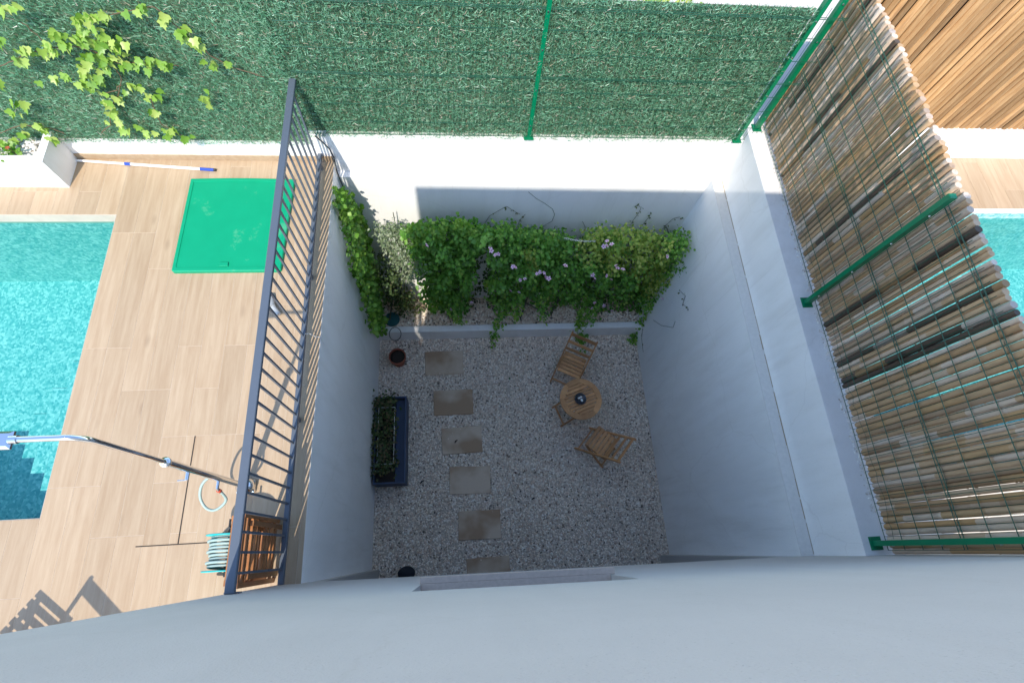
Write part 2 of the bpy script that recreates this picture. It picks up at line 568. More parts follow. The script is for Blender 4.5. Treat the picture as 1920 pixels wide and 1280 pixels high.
dk = deck('pool_deck', [(PX, XL - 0.002, -4.0, YU), (-9.5, PX, -4.0, PY0), (-9.5, PX, PY1, YU)])
planks = {}


def plank(parent, x0, x1, y0, y1, k=0.0011):
    wx, wy = round(x1 - x0, 3), round(y1 - y0, 3)
    if wx < 0.02 or wy < 0.02: return
    if (wx, wy) not in planks:
        mb = MB().cbox((k, k, -0.012), (wx - k, wy - k, 0.0), 0.0005)
        planks[(wx, wy)] = mb.data('tile', M['tile'])
    o = bpy.data.objects.new('tile', planks[(wx, wy)])
    o.location = (x0, y0, 0)
    link(o, parent)


def lay(parent, xa, xb, ya, yb, x_start, seed, holes=(), cuts=()):
    W, L = 0.2, 1.2
    i0 = math.floor((xa - x_start) / W)
    x = x_start + i0 * W
    i = i0
    while x < xb - 0.01:
        r = random.Random(seed * 1000 + i)
        ys = [ya]
        y = ya - [0.0, 0.4, 0.8][(i * 2 + r.randint(0, 1)) % 3] - 0.13
        while y < yb:
            y += L
            if y > ya + 0.05: ys.append(min(y, yb))
            if y >= yb: break
        for c in cuts:
            if c[0] <= x + W / 2 <= c[1]: ys += list(c[2])
        for h in holes:
            if h[0] < x + W / 2 < h[1]: ys += [h[2], h[3]]
        ys = sorted(set(round(v, 3) for v in ys if ya <= v <= yb))
        for a, b in zip(ys[:-1], ys[1:]):
            mid = (a + b) / 2
            if any(h[0] < x + W / 2 < h[1] and h[2] < mid < h[3] for h in holes): continue
            plank(parent, max(x, xa), min(x + W, xb), a, b)
        x += W; i += 1


lay(dk, PX, XL - 0.004, -1.6, YU - 0.004, PX, 3, cuts=[(-2.6, -1.8, (0.19, 1.05)), (-2.26, -1.8, (0.19, 1.05))])
lay(dk, -6.2, PX, -1.6, PY0, PX, 4)
lay(dk, -6.2, PX, PY1, YU - 0.004, PX, 5)
# open joints of the access hatch in the deck: slots left dark
m = MB()
m.box((-2.259, 0.19, -0.003), (-2.250, 1.048, 0.0015))
m.box((-2.57, 0.183, -0.003), (-1.96, 0.191, 0.0012))
m.build('hatch_joint', M['gap'], dk)

# the pool: shell, steps, water
ps = empty('swimming_pool', (PX, PY0, 0), 0, 'turquoise mosaic swimming pool with corner steps beside the shower', 'pool')


def pm(mb, name, mm, par=ps):
    o = mb.build(name, mm); o.parent = par
    o.matrix_parent_inverse = Matrix.Translation(-par.location)
    return o


ZP = -1.35
m = MB()
m.add([(-9.5, PY0, ZP), (PX, PY0, ZP), (PX, PY1, ZP), (-9.5, PY1, ZP)], [(0, 1, 2, 3)])
m.add([(PX - .002, PY0, ZP), (PX - .002, PY1, ZP), (PX - .002, PY1, -0.14), (PX - .002, PY0, -0.14)], [(0, 3, 2, 1)])
m.add([(-9.5, PY1 - .002, ZP), (PX, PY1 - .002, ZP), (PX, PY1 - .002, -0.14), (-9.5, PY1 - .002, -0.14)], [(0, 1, 2, 3)])
m.add([(-9.5, PY0 + .002, ZP), (PX, PY0 + .002, ZP), (PX, PY0 + .002, -0.14), (-9.5, PY0 + .002, -0.14)], [(0, 3, 2, 1)])
m.add([(-9.5, PY0, ZP), (-9.5, PY1, ZP), (-9.5, PY1, -0.14), (-9.5, PY0, -0.14)], [(0, 1, 2, 3)])
pm(m, 'basin', M['mosaic'])
m = MB()
for a, b in (((PX - 0.004, PY0 + 0.004, -0.14), (PX - 0.001, PY1 - 0.004, -0.002)), ((-9.5, PY1 - 0.004, -0.14), (PX - 0.004, PY1 - 0.001, -0.002)), ((-9.5, PY0 + 0.001, -0.14), (PX - 0.004, PY0 + 0.004, -0.002))):
    m.box(a, b)
pm(m, 'edge_band', M['poolshell_grey'])
for k in range(4):
    m = MB().cbox((PX - 0.004 - 0.30 * (k + 1), PY0 + 0.005, ZP + 0.002), (PX - 0.004 - 0.30 * k - 0.001, PY0 + 1.45 - .18 * k, -0.34 - 0.25 * k), 0.01)
    pm(m, 'step', M['mosaic'])
m = MB()
m.add([(-9.5, PY0 + 0.005, -0.115), (PX - 0.005, PY0 + 0.005, -0.115), (PX - 0.005, PY1 - 0.005, -0.115), (-9.5, PY1 - 0.005, -0.115)], [(0, 1, 2, 3)])
pm(m, 'water', M['water'])

# neighbour's terrace and pool beyond the bamboo screen
NX = 3.95
nd = deck('neighbour_terrace', [(3.37, NX, -0.2, 4.1), (NX, 12, -4.0, PY0), (NX, 12, PY1 + 0.02, 4.1)])
lay(nd, 4.5, 8.3, PY1 + 0.08, 4.098, 4.5, 8)
ns = empty('swimming_pool', (NX, PY0, 0), 0, 'turquoise swimming pool of the neighbour behind the bamboo screen', 'pool')
m = MB()
y0, y1 = PY0 + .003, PY1 + 0.017
m.add([(NX, y0, ZP), (12, y0, ZP), (12, y1, ZP), (NX, y1, ZP)], [(0, 1, 2, 3)])
m.add([(NX + .003, y0, ZP), (NX + .003, y1, ZP), (NX + .003, y1, -0.004), (NX + .003, y0, -0.004)], [(0, 1, 2, 3)])
m.add([(NX, y1, ZP), (12, y1, ZP), (12, y1, -0.004), (NX, y1, -0.004)], [(0, 1, 2, 3)])
m.add([(NX, y0, ZP), (12, y0, ZP), (12, y0, -0.004), (NX, y0, -0.004)], [(0, 3, 2, 1)])
pm(m, 'basin', M['mosaic'], ns)
m = MB().add([(NX + .004, y0 + .004, -0.1), (12, y0 + .004, -0.1), (12, y1 - .004, -0.1), (NX + .004, y1 - .004, -0.1)], [(0, 1, 2, 3)])
pm(m, 'water', M['water'], ns)
m = MB().cbox((NX, PY1 + 0.024, -0.03), (12, PY1 + 0.078, 0.006), 0.004)
pm(m, 'coping', M['concrete_top'], ns)

# ------------------------------------------------------------------ sunken patio: floor, walls
fl = tag(MB().box((XL - 0.1, -1.2, ZF - 0.15), (XR + 0.1, YB, ZF)).build('patio_floor', M['gravelbase']), kind='structure')

wl = empty('retaining_wall', (XL, 0, ZF), 0, 'smooth white wall of the sunken patio below the dark railing', 'wall')
o = MB().box((XL - 0.22, -0.4, ZF), (XL, YU, -0.2)).build('wall', M['stucco'])
o.parent = wl; o.matrix_parent_inverse = Matrix.Translation(-wl.location)
o = MB().box((XL - 0.0019, -0.157, -0.2), (XL, YU - 0.079, -0.006)).build('wall_edge', M['stucco'])
o.parent = wl; o.matrix_parent_inverse = Matrix.Translation(-wl.location)

wb = empty('retaining_wall', (1, YB, ZF), 0, 'long white wall with a ledge below the green hedge screen', 'wall')
m = MB()
# one solid with the ledge: profile in (y, z), swept along x
prof = [(YB, ZF), (YB, ZL), (YU, ZL), (YU, ZB), (YU + 0.24, ZB), (YU + 0.24, ZF)]
n = len(prof)
V = [(XL, y, z) for y, z in prof] + [(XU + .06, y, z) for y, z in prof]
F = [(i, (i + 1) % n, n + (i + 1) % n, n + i) for i in range(n)] + [tuple(range(n - 1, -1, -1)), tuple(range(n, 2 * n))]
m.add(V, F)
m.box((-9.5, YU, -0.2), (XL, YU + 0.24, ZB - 0.01))
o = m.build('wall', M['stucco']); o.parent = wb; o.matrix_parent_inverse = Matrix.Translation(-wb.location)
o = MB().box((-9.5, YU - 0.012, 0.0), (XL - 0.01, YU - 0.001, 0.075)).build('skirting', M['tile'])
o.parent = wb; o.matrix_parent_inverse = Matrix.Translation(-wb.location)

wr = empty('retaining_wall', (XR, 2, ZF), 0, 'white stepped wall carrying the bamboo screen', 'wall')
prof = [(XR, ZF), (XR, ZL - .003), (XU, ZL - .003), (XU, ZR), (3.365, ZR), (3.365, ZF)]
V = [(x, -0.3, z) for x, z in prof] + [(x, 4.2, z) for x, z in prof]
m = MB().add(V, [(i, (i + 1) % n, n + (i + 1) % n, n + i) for i in range(n)] + [tuple(range(n - 1, -1, -1)), tuple(range(n, 2 * n))])
o = m.build('wall', M['stucco']); o.parent = wr; o.matrix_parent_inverse = Matrix.Translation(-wr.location)
o = MB().box((XR + .001, -0.205, ZL - .003), (XU - .001, 3.878, ZL + .002)).build('ledge', simple('dusty_ledge', (.66, .63, .58), .9, 0, .12, 30, .2, 90))
o.parent = wr; o.matrix_parent_inverse = Matrix.Translation(-wr.location)
jm = MB()
yy = -.2
while yy < 3.86:
    L_ = random.uniform(.15, .5); wd = random.uniform(.004, .011)
    jm.box((XU - .0015 - wd, yy, ZL + .0022), (XU - .0015, min(yy + L_, 3.87), ZL + .0034)); yy += L_ + random.uniform(0.0, .05)
o = jm.build('dirt_line', simple('rusty_dirt', (.36, .27, .17), .95, 0, .4, 40)); o['kind'] = 'stuff'
o.parent = wr; o.matrix_parent_inverse = Matrix.Translation(-wr.location)
o = MB().box((XU + 0.002, -0.208, ZR), (3.364, 4.19, ZR + 0.004)).build('coping', M['concrete_top'])
o.parent = wr; o.matrix_parent_inverse = Matrix.Translation(-wr.location)

nw = tag(MB().box((3.37, 4.1, -0.2), (12, 4.3, 0.44)).build('boundary_wall', M['stucco']),
         'white low wall below the orange slat screen', 'wall')

# kerb of the planting bed
YK = 3.266
kb = tag(MB().cbox((XL + 0.001, YK, ZF), (XR - 0.001, YK + 0.10, ZF + 0.33), 0.006).build('planter_kerb', M['stucco']),
         'low white kerb holding the gravel bed under the vines', 'kerb')
bed = tag(MB().box((XL + 0.001, YK + 0.101, ZF), (XR - 0.001, YB - 0.001, ZF + 0.26)).build('planting_bed', M['gravelbase']), kind='structure')

# ------------------------------------------------------------------ house
hs = empty('house', (HX, -0.155, 0), -math.atan(0.0125), 'white rendered house with a deep window opening above the patio', 'house')
WX0, WX1, WZ0, WZ1 = 1.183, 2.36, 1.11, 1.73
HW, HT, HB = 4.95, 4.92, -0.22
m = MB()
xs = [0, WX0, WX1, HW]; zs = [HB, WZ0, WZ1, HT]
for i in range(3):
    for j in range(3):
        if i == 1 and j == 1: continue
        m.add([(xs[i], 0, zs[j]), (xs[i + 1], 0, zs[j]), (xs[i + 1], 0, zs[j + 1]), (xs[i], 0, zs[j + 1])], [(3, 2, 1, 0)])
D = -0.3
m.add([(WX0, 0, WZ0), (WX0, D, WZ0), (WX0, D, WZ1), (WX0, 0, WZ1)], [(3, 2, 1, 0)])
m.add([(WX1, 0, WZ0), (WX1, D, WZ0), (WX1, D, WZ1), (WX1, 0, WZ1)], [(0, 1, 2, 3)])
m.add([(WX0, 0, WZ1), (WX0, D, WZ1), (WX1, D, WZ1), (WX1, 0, WZ1)], [(0, 1, 2, 3)])
m.add([(WX0, 0, WZ0), (WX0, D, WZ0), (WX1, D, WZ0), (WX1, 0, WZ0)], [(3, 2, 1, 0)])
m.add([(0, 0, HB), (HW, 0, HB), (HW, -7, HB), (0, -7, HB)], [(0, 1, 2, 3)])
m.add([(0, 0, HT), (HW, 0, HT), (HW, -7, HT), (0, -7, HT)], [(3, 2, 1, 0)])
m.add([(0, 0, HB), (0, -7, HB), (0, -7, HT), (0, 0, HT)], [(3, 2, 1, 0)])
m.add([(HW, 0, HB), (HW, -7, HB), (HW, -7, HT), (HW, 0, HT)], [(0, 1, 2, 3)])
m.add([(0, -7, HB), (HW, -7, HB), (HW, -7, HT), (0, -7, HT)], [(0, 1, 2, 3)])
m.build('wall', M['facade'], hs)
wi = MB()
for a, b in (((WX0 + .001, D + .002, WZ0 + .034), (WX0 + .06, D + .06, WZ1 - .001)), ((WX1 - .06, D + .002, WZ0 + .034), (WX1 - .001, D + .06, WZ1 - .001)),
             ((WX0 + .06, D + .002, WZ1 - .06), (WX1 - .06, D + .06, WZ1 - .001)), ((WX0 + .06, D + .002, WZ0 + .034), (WX1 - .06, D + .06, WZ0 + .094)), ((1.74, D + .002, WZ0 + .094), (1.80, D + .058, WZ1 - .06))):
    wi.box(a, b)
wi = wi.build('window', M['rail'], hs)
MB().box((WX0 + .06, D + .012, WZ0 + .094), (WX1 - .06, D + .02, WZ1 - .06)).build('pane', M['glass'], wi)
MB().cbox((WX0 + .002, D + .003, WZ0 + .001), (WX1 - .002, 0.003, WZ0 + .035), 0.001).cbox((WX0 - .006, 0.0032, WZ0 - .002), (WX1 + .025, 0.042, WZ0 + .035), 0.002).build('sill', M['stonesill'], wi)
# basement front: two wall stubs, a wide glazed opening
ST0, ST1 = 0.27, 4.29
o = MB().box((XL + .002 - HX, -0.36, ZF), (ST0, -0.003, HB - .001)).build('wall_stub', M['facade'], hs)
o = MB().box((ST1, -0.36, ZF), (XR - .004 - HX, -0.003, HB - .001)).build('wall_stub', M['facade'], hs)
bm_ = MB()
for a, b in (((ST0, -0.42, ZF), (ST0 + .07, -0.36, HB - .002)), ((ST1 - .07, -0.42, ZF), (ST1, -0.36, HB - .002)), ((ST0 + .07, -0.42, HB - .09), (ST1 - .07, -0.36, HB - .002)), ((ST0 + .07, -0.42, ZF), (ST1 - .07, -0.36, ZF + .06)), ((2.24, -0.42, ZF + .06), (2.32, -0.36, HB - .09))):
    bm_.box(a, b)
pd = bm_.build('patio_door', M['rail'], hs)
for a, b in ((ST0 + .07, 2.24), (2.32, ST1 - .07)):
    MB().box((a, -0.40, ZF + .06), (b, -0.39, HB - .09)).build('pane', M['glass'], pd)

# ------------------------------------------------------------------ railing at the patio edge
RX = -1.407
rl = empty('railing', (RX, fy(HX), 0), 0, 'dark grey metal railing with thin upright bars along the patio edge', 'railing')
yr0, yr1 = fy(HX) + 0.002, 3.955


def rpart(mb, name, mm=M['rail']):
    o = mb.build(name, mm); o.parent = rl; o.matrix_parent_inverse = Matrix.Translation(-rl.location); return o


rpart(MB().cbox((RX - 0.029, yr0, 1.035), (RX + 0.029, yr1, 1.07), 0.004), 'handrail')
rpart(MB().cbox((RX - 0.02, yr0, 0.075), (RX + 0.02, yr1, 0.12), 0.003), 'bottom_rail')
bal = MB().box((-0.008, -0.008, 0.12), (0.008, 0.008, 1.035)).data('baluster', M['rail'])
for k in range(33):
    o = bpy.data.objects.new('baluster', bal); link(o, rl)
    o.location = Vector((RX, -0.042 + 0.1213 * k, 0)) - rl.location
rpart(MB().cbox((RX - 0.045, yr0, 0.985), (RX + 0.045, yr0 + 0.008, 1.034), 0.001), 'wall_bracket')
for yy in (1.15, 2.55, 3.85):
    rpart(MB().box((RX - 0.012, yy - 0.02, 0.0), (RX + 0.012, yy + 0.02, 0.075)), 'foot')

# ------------------------------------------------------------------ green wire fence on the back wall
def wires(y_plane, x0, x1, z0, z1, sp, hz, r=0.0022, folds=()):
    V, F = [], []
    def stick(p, q, r):
        p = np.array(p); q = np.array(q); d = q - p
        a = np.cross(d, [0, 1.0, 0.13]); a /= np.linalg.norm(a); b = np.cross(d, a); b /= np.linalg.norm(b)
        n0 = len(V)
        for base in (p, q):
            for k in range(3):
                t = 2.0944 * k
                V.append(base + r * (a * math.cos(t) + b * math.sin(t)))
        for k in range(3):
            j = (k + 1) % 3
            F.append((n0 + k, n0 + j, n0 + 3 + j, n0 + 3 + k))
    x = x0
    while x <= x1:
        jit = random.uniform(-.002, .002)
        zs_ = [z0] + [f for f in folds for _ in (0,)] + [z1]
        stick((x, y_plane, z0), (x + jit, y_plane, z1), r); x += sp
    for z in hz:
        stick((x0, y_plane - 0.004, z), (x1, y_plane - 0.004, z), r * 1.5)
    return V, F


wf = empty('wire_fence', (1, YU, ZB), 0, 'green welded wire fence with posts standing before the hedge screen', 'fence')
hzb = [ZB + 0.03, .58, .80, .98, 1.135, 1.15, 1.39, 1.62, 1.80, 1.815]
V, F = wires(YU - 0.004, -1.40, 3.30, ZB + 0.02, 1.9, 0.05, hzb, 0.0023)
o = np_mesh('wire_mesh', V, F, M['wire'], wf); o.matrix_parent_inverse = Matrix.Translation(-wf.location)


def post(par, x, y, z0, h, flat='y', plate=True):
    m = MB()
    a, b = (0.019, 0.026) if flat == 'y' else (0.026, 0.019)
    m.cbox((x - a, y - b, z0), (x + a, y + b, z0 + h), 0.003)
    o = m.build('post', M['green_paint'], par); o.matrix_parent_inverse = Matrix.Translation(-par.location)
    if plate:
        mm = MB().cbox((x - 0.05, y - 0.05, z0 + 0.001), (x + 0.05, y + 0.05, z0 + 0.009), 0.002)
        for sx in (-1, 1):
            for sy in (-1, 1): mm.lathe([(0.007, 0.009), (0.007, 0.016)], (x + sx * .037, y + sy * .037, z0), 6)
        p = mm.build('base_plate', M['green_paint'], o)
    for zz in (0.18, 0.62, 1.05, 1.4):
        q = MB().lathe([(0.009, -.004), (0.007, .004)], (0, 0, 0), 8, Matrix.Translation((x, y - b - .003, z0 + zz)) @ Matrix.Rotation(math.pi / 2, 4, 'X')).build('clip', M['steel'], o)
    return o


post(wf, 0.765, YU + 0.012, ZB, 1.62)
post(wf, 3.03, YU + 0.012, ZB, 1.62)

# hedge screen: backing sheet plus loose plastic blades
def vnoise(x, z, seed):
    r = np.random.default_rng(seed)
    a = np.zeros_like(x)
    for k in range(6):
        fx, fz, ph = r.uniform(2, 9), r.uniform(2, 9), r.uniform(0, 6.28)
        a += np.sin(x * fx + ph) * np.sin(z * fz + ph * 1.7) / (1 + k * .3)
    return a / 3


def hedge(par, x0, x1, z0, z1, yb, thick, count, seed, lean=0.0):
    r = np.random.default_rng(seed)
    x = r.uniform(x0, x1, count); z = z0 + (z1 - z0) * r.uniform(-0.012, 1.01, count)
    clump = 0.5 + 0.5 * np.sin(x * 23 + 3 * np.sin(z * 11)) * np.sin(z * 17 + 2 * np.sin(x * 7))
    y = yb - thick * (0.15 + 0.85 * r.uniform(0, 1, count) ** 0.7) * (0.75 + 0.25 * clump)
    L = r.uniform(0.02, 0.055, count); W = r.uniform(0.0013, 0.0036, count)
    ang = r.normal(-0.15, 0.65, count)
    dirx = np.sin(ang); dirz = np.cos(ang); diry = r.normal(-0.35, 0.35, count)
    d = np.stack([dirx, diry, dirz], 1); d /= np.linalg.norm(d, axis=1)[:, None]
    up = r.normal(0, 1, (count, 3)); s = np.cross(d, up); s /= np.linalg.norm(s, axis=1)[:, None]
    y = y + lean * (z - z0)
    c = np.stack([x, y, z], 1)
    a0 = c - s * W[:, None]; a1 = c + s * W[:, None]
    tip = c + d * L[:, None]
    V = np.stack([a0, a1, tip + s * W[:, None] * .35, tip - s * W[:, None] * .35], 1).reshape(-1, 3)
    F = np.arange(count * 4).reshape(-1, 4)
    patch = vnoise(x * .35, z * .5, seed + 40) * .5 + vnoise(x * 1.3, z * .8, seed + 41) * .35
    tone = np.clip(r.beta(2.0, 2.0, count) * 0.93 + 0.10 * (clump - .5) + .16 * patch, 0, .94)
    z = z; rows = np.abs(((x * 20) % 1) - .5) < .07; tone[rows] *= .6
    pale = r.uniform(0, 1, count) < 0.07
    tone[pale] = r.uniform(.95, 1, pale.sum())
    o = np_mesh('blades', V, F, M['blade'], par, tone)
    o['kind'] = 'stuff'
    return o


hg = empty('hedge_screen', (1, YU + .06, ZB), 0, 'green artificial hedge screen behind the wire fence', 'hedge screen')
hedge(hg, -1.62, 3.02, ZB - 0.02, 1.86, YU + 0.045, 0.06, 80000, 5).matrix_parent_inverse = Matrix.Translation(-hg.location)
o = MB().box((-1.62, YU + 0.05, ZB), (3.01, YU + 0.056, 1.85)).build('backing', M['backing'], hg); o.matrix_parent_inverse = Matrix.Translation(-hg.location)
hl = empty('hedge_screen', (-3.5, YU, 0.28), 0, 'green artificial hedge screen overgrown with bright ivy beside the pool', 'hedge screen')
hedge(hl, -6.6, -1.44, 0.29, 1.95, YU - 0.004, 0.05, 84000, 6, 0.03).matrix_parent_inverse = Matrix.Translation(-hl.location)
o = MB().add([(-6.6, YU - .003, .29), (-1.475, YU - .003, .29), (-1.475, YU - .003, .40), (-6.6, YU - .003, .40), (-6.6, YU + .048, 1.94), (-1.475, YU + .048, 1.94), (-6.6, YU + .054, 1.94), (-1.475, YU + .054, 1.94), (-6.6, YU + .006, .42), (-1.475, YU + .006, .42)], [(0, 1, 2, 3), (3, 2, 5, 4), (4, 5, 7, 6), (6, 7, 9, 8)]).build('backing', M['backing'], hl); o.matrix_parent_inverse = Matrix.Translation(-hl.location)

# ------------------------------------------------------------------ bamboo screen on the right wall
bs = empty('bamboo_screen', (3.33, 2, ZR), 0, 'weathered bamboo cane screen standing on the white wall', 'screen')
variants = []
for k in range(7):
    r = random.Random(50 + k)
    pts, rad = [], []
    z = 0.0; R = r.uniform(0.0215, 0.0275)
    H = 1.55
    nodes = []
    zz = r.uniform(.1, .3)
    while zz < H - .06:
        nodes.append(zz); zz += r.uniform(.26, .42)
    zs_ = [0.0]
    prof = [(0, R)]
    for q in nodes: prof += [(q - .014, R * .95), (q, R * 1.10), (q + .01, R * .94), (q + .03, R)]
    prof.append((H, R * .96))
    bend = r.uniform(-.004, .004)
    m = MB().tube([(bend * math.sin(math.pi * z / H), 0.7 * bend * math.sin(math.pi * z / H), z) for z, _ in prof], [q for _, q in prof], 8)
    me = m.data('cane', M['bamboo'], True); me.set_sharp_from_angle(angle=math.radians(50))
    variants.append(me)
y = -0.19
k = 0
while y < 4.17:
    o = bpy.data.objects.new('cane', variants[random.randrange(7)]); link(o, bs)
    o.location = Vector((3.33 + random.uniform(-.004, .004), y, ZR + 0.03 + random.uniform(-.006, .008))) - bs.location
    o.rotation_euler = (random.gauss(0, .0025), random.gauss(0, .004), random.uniform(0, 6.28))
    s = random.uniform(.92, 1.06)
    o.scale = (s, s, 1)
    y += 0.0485 * s + (random.choice([0, 0, 0, 0, 0.001, 0.002, 0.004]) if y > .75 else -.0026)
    k += 1
wfr = empty('wire_fence', (3.26, 2, ZR), 0, 'green welded wire fence with posts in front of the bamboo screen', 'fence')
V, F = wires(0, -0.18, 4.05, ZR + 0.02, 2.03, 0.05, [ZR + .03, .69, .86, 1.03, 1.2, 1.225, 1.42, 1.6, 1.78, 1.95, 1.98], 0.0025)
V = np.array(V); V = np.stack([3.292 + V[:, 1], V[:, 0], V[:, 2]], 1)
o = np_mesh('wire_mesh', V, F, M['wire'], wfr); o.matrix_parent_inverse = Matrix.Translation(-wfr.location)
# irregular tie wires lacing the canes to the mesh
V2 = MB()
for zz in (ZR + .12, 1.21, 1.96):
    pts = []
    y = -.1
    while y < 4.1:
        pts.append((3.30 + random.uniform(-.006, .003), y, zz + random.uniform(-.02, .02))); y += random.uniform(.05, .09)
    V2.tube(pts, 0.0017, 4, False)
o = V2.build('tie_wire', M['wire'], wfr); o.matrix_parent_inverse = Matrix.Translation(-wfr.location)
for yy in (4.03, 1.965, -0.125):
    post(wfr, 3.215, yy, ZR + .004, 1.6, 'x')

# orange slat screen of the neighbour
sc = empty('slat_screen', (5.5, 4.12, 0.44), 0, 'warm orange wooden slat screen on the neighbour wall', 'screen')
vs_ = []
for k in range(5):
    r = random.Random(80 + k); H = 1.75; R = r.uniform(.030, .036)
    V = []
    n8 = 6
    mb = MB()
    for z in (0, H * .5, H):
        off = r.uniform(-.004, .004)
        for q in range(n8):
            tt = -math.pi * q / (n8 - 1)
            mb.v.append((R * math.cos(tt) + off, R * .55 * math.sin(tt), z))
    for i in range(2):
        for q in range(n8):
            j = (q + 1) % n8
            mb.f.append((i * n8 + q, i * n8 + j, (i + 1) * n8 + j, (i + 1) * n8 + q))
    mb.f += [tuple(range(n8)), tuple(reversed(range(2 * n8, 3 * n8)))]
    vs_.append(mb.data('slat', M['slat']))
o = MB().box((3.40, 4.155, .44), (8.6, 4.162, 2.1)).build('backing', simple('slat_gap_shade', (.06, .035, .02), .9), sc); o.matrix_parent_inverse = Matrix.Translation(-sc.location)  # dark sheet added behind the slats, its colour stands for shade in the gaps
x = 3.42
while x < 8.6:
    o = bpy.data.objects.new('slat', random.choice(vs_)); link(o, sc)
    o.location = Vector((x, 4.14 + random.uniform(-.008, .008), 0.43 + random.uniform(-.012, .01))) - sc.location
    o.rotation_euler = (0, random.gauss(0, .004), 0)
    x += random.uniform(.062, .074)

# ------------------------------------------------------------------ white planter on the deck
pl = empty('deck_planter', (-3.825, 3.6, 0), 0, 'white rendered planter box with pale gravel on the deck', 'planter')
X1, Y0, Y1, H = -3.825, 3.60, YU - 0.002, 0.375
m = MB().box((-9.5, Y0, 0), (X1, Y0 + .07, H)).box((X1 - .07, Y0 + .07, 0), (X1, Y1, H)).box((-9.5, Y0 + .07, 0), (X1 - .07, Y1, .26))
o = m.build('box', M['stucco'], pl); o.matrix_parent_inverse = Matrix.Translation(-pl.location)

# ------------------------------------------------------------------ gravel
ICO_V = np.array([(0, 1, 1.618), (0, -1, 1.618), (0, 1, -1.618), (0, -1, -1.618), (1, 1.618, 0), (-1, 1.618, 0), (1, -1.618, 0), (-1, -1.618, 0), (1.618, 0, 1), (-1.618, 0, 1), (1.618, 0, -1), (-1.618, 0, -1)]) / 1.9
ICO_F = np.array([(0, 1, 8), (0, 9, 1), (0, 4, 5), (0, 8, 4), (0, 5, 9), (1, 6, 8), (1, 7, 6), (1, 9, 7), (2, 10, 3), (2, 3, 11), (2, 5, 4), (2, 4, 10), (2, 11, 5), (3, 6, 7), (3, 10, 6), (3, 7, 11), (4, 8, 10), (5, 11, 9), (6, 10, 8), (7, 9, 11)])
OCT_V = np.array([(1, 0, 0), (0, 1, 0), (-1, 0, 0), (0, -1, 0), (0, 0, 1), (0, 0, -1.0)])
OCT_F = np.array([(0, 1, 4), (1, 2, 4), (2, 3, 4), (3, 0, 4), (1, 0, 5), (2, 1, 5), (3, 2, 5), (0, 3, 5)])


def pebbles(name, count, x0, x1, y0, y1, z, rmin, rmax, mm, seed, parent=None, keep=None, zvar=0.012, big=True):
    r = np.random.default_rng(seed)
    X = r.uniform(x0, x1, count); Y = r.uniform(y0, y1, count)
    if keep is not None:
        k = keep(X, Y); X, Y = X[k], Y[k]; count = len(X)
    BV, BF = (ICO_V, ICO_F) if big else (OCT_V, OCT_F)
    nv = len(BV)
    V = BV[None] * (1 + r.uniform(-.28, .28, (count, nv, 1)))
    sc_ = r.uniform(rmin, rmax, count)[:, None, None] * np.stack([r.uniform(.75, 1.25, count), r.uniform(.6, 1.0, count), r.uniform(.45, .8, count)], 1)[:, None, :]
    V = V * sc_
    a = r.uniform(0, 6.283, count); b = r.normal(0, .5, count)
    ca, sa, cb, sb = np.cos(a), np.sin(a), np.cos(b), np.sin(b)
    x_ = V[..., 0]; y_ = V[..., 1] * cb[:, None] - V[..., 2] * sb[:, None]; z_ = V[..., 1] * sb[:, None] + V[..., 2] * cb[:, None]
    V = np.stack([x_ * ca[:, None] - y_ * sa[:, None], x_ * sa[:, None] + y_ * ca[:, None], z_], -1)
    V += np.stack([X, Y, z + r.uniform(0, zvar, count)], 1)[:, None, :]
    F = (BF[None] + (np.arange(count) * nv)[:, None, None]).reshape(-1, 3)
    tone = np.repeat(r.uniform(0, 1, count), len(BF))
    o = np_mesh(name, V.reshape(-1, 3), F, mm, parent, tone)
    o['kind'] = 'stuff'
    return o


pebbles('gravel', 30000, XL + .01, XR - .01, -0.40, YK - .008, ZF + 0.004, .010, .019, M['pebble'], 1, fl)
pebbles('gravel', 5200, XL + .01, XR - .01, YK + .11, YB - .01, ZF + 0.262, .013, .026, M['pebble'], 2, bed, zvar=.02)
g = pebbles('gravel', 1500, -6.2, X1 - .075, Y0 + .075, Y1 - .005, 0.262, .013, .026, M['pebble_white'], 3, pl, zvar=.03)
g.matrix_parent_inverse = Matrix.Translation(-pl.location)
# small stones caught behind the bamboo foot
pebbles('gravel', 500, 3.255, 3.30, 0.1, 4.1, ZR + .006, .006, .012, M['pebble_white'], 4, wr, zvar=.004, big=False).matrix_parent_inverse = Matrix.Translation(-wr.location)

# ------------------------------------------------------------------ stepping slabs
stones = [(-.518, 2.827, .051, 2.468), (-.393, 2.226, .18, 1.845), (-.282, 1.661, .287, 1.295), (-.184, 1.098, .388, .741), (-.071, .514, .496, .139), (.022, -.081, .60, -.46)]
slab = MB().cbox((-.305, -.2, -.04), (.305, .2, .0), 0.006).data('stepping_slab', M['slab'])
where = ['brown slab of the stepping path closest to the white kerb', 'brown stepping slab second from the white kerb',
         'brown stepping slab third from the white kerb, with a dark twig on it', 'brown stepping slab fourth from the white kerb',
         'brown stepping slab fifth from the white kerb', 'brown stepping slab at the house end of the path']
S = 4.7 / 4.4
for i, (xa, ya, xb, yb) in enumerate(stones):
    o = bpy.data.objects.new('stepping_slab', slab); link(o)
    kx = (HC - ZF - 0.02) / (4.4 + 3.17)
    o.location = ((xa + xb) / 2 * kx, (ya + yb) / 2 * kx, ZF + 0.028)
    o.rotation_euler = (0, 0, random.uniform(-.02, .035))
    tag(o, where[i], 'slab', 'stepping slabs across the patio gravel')


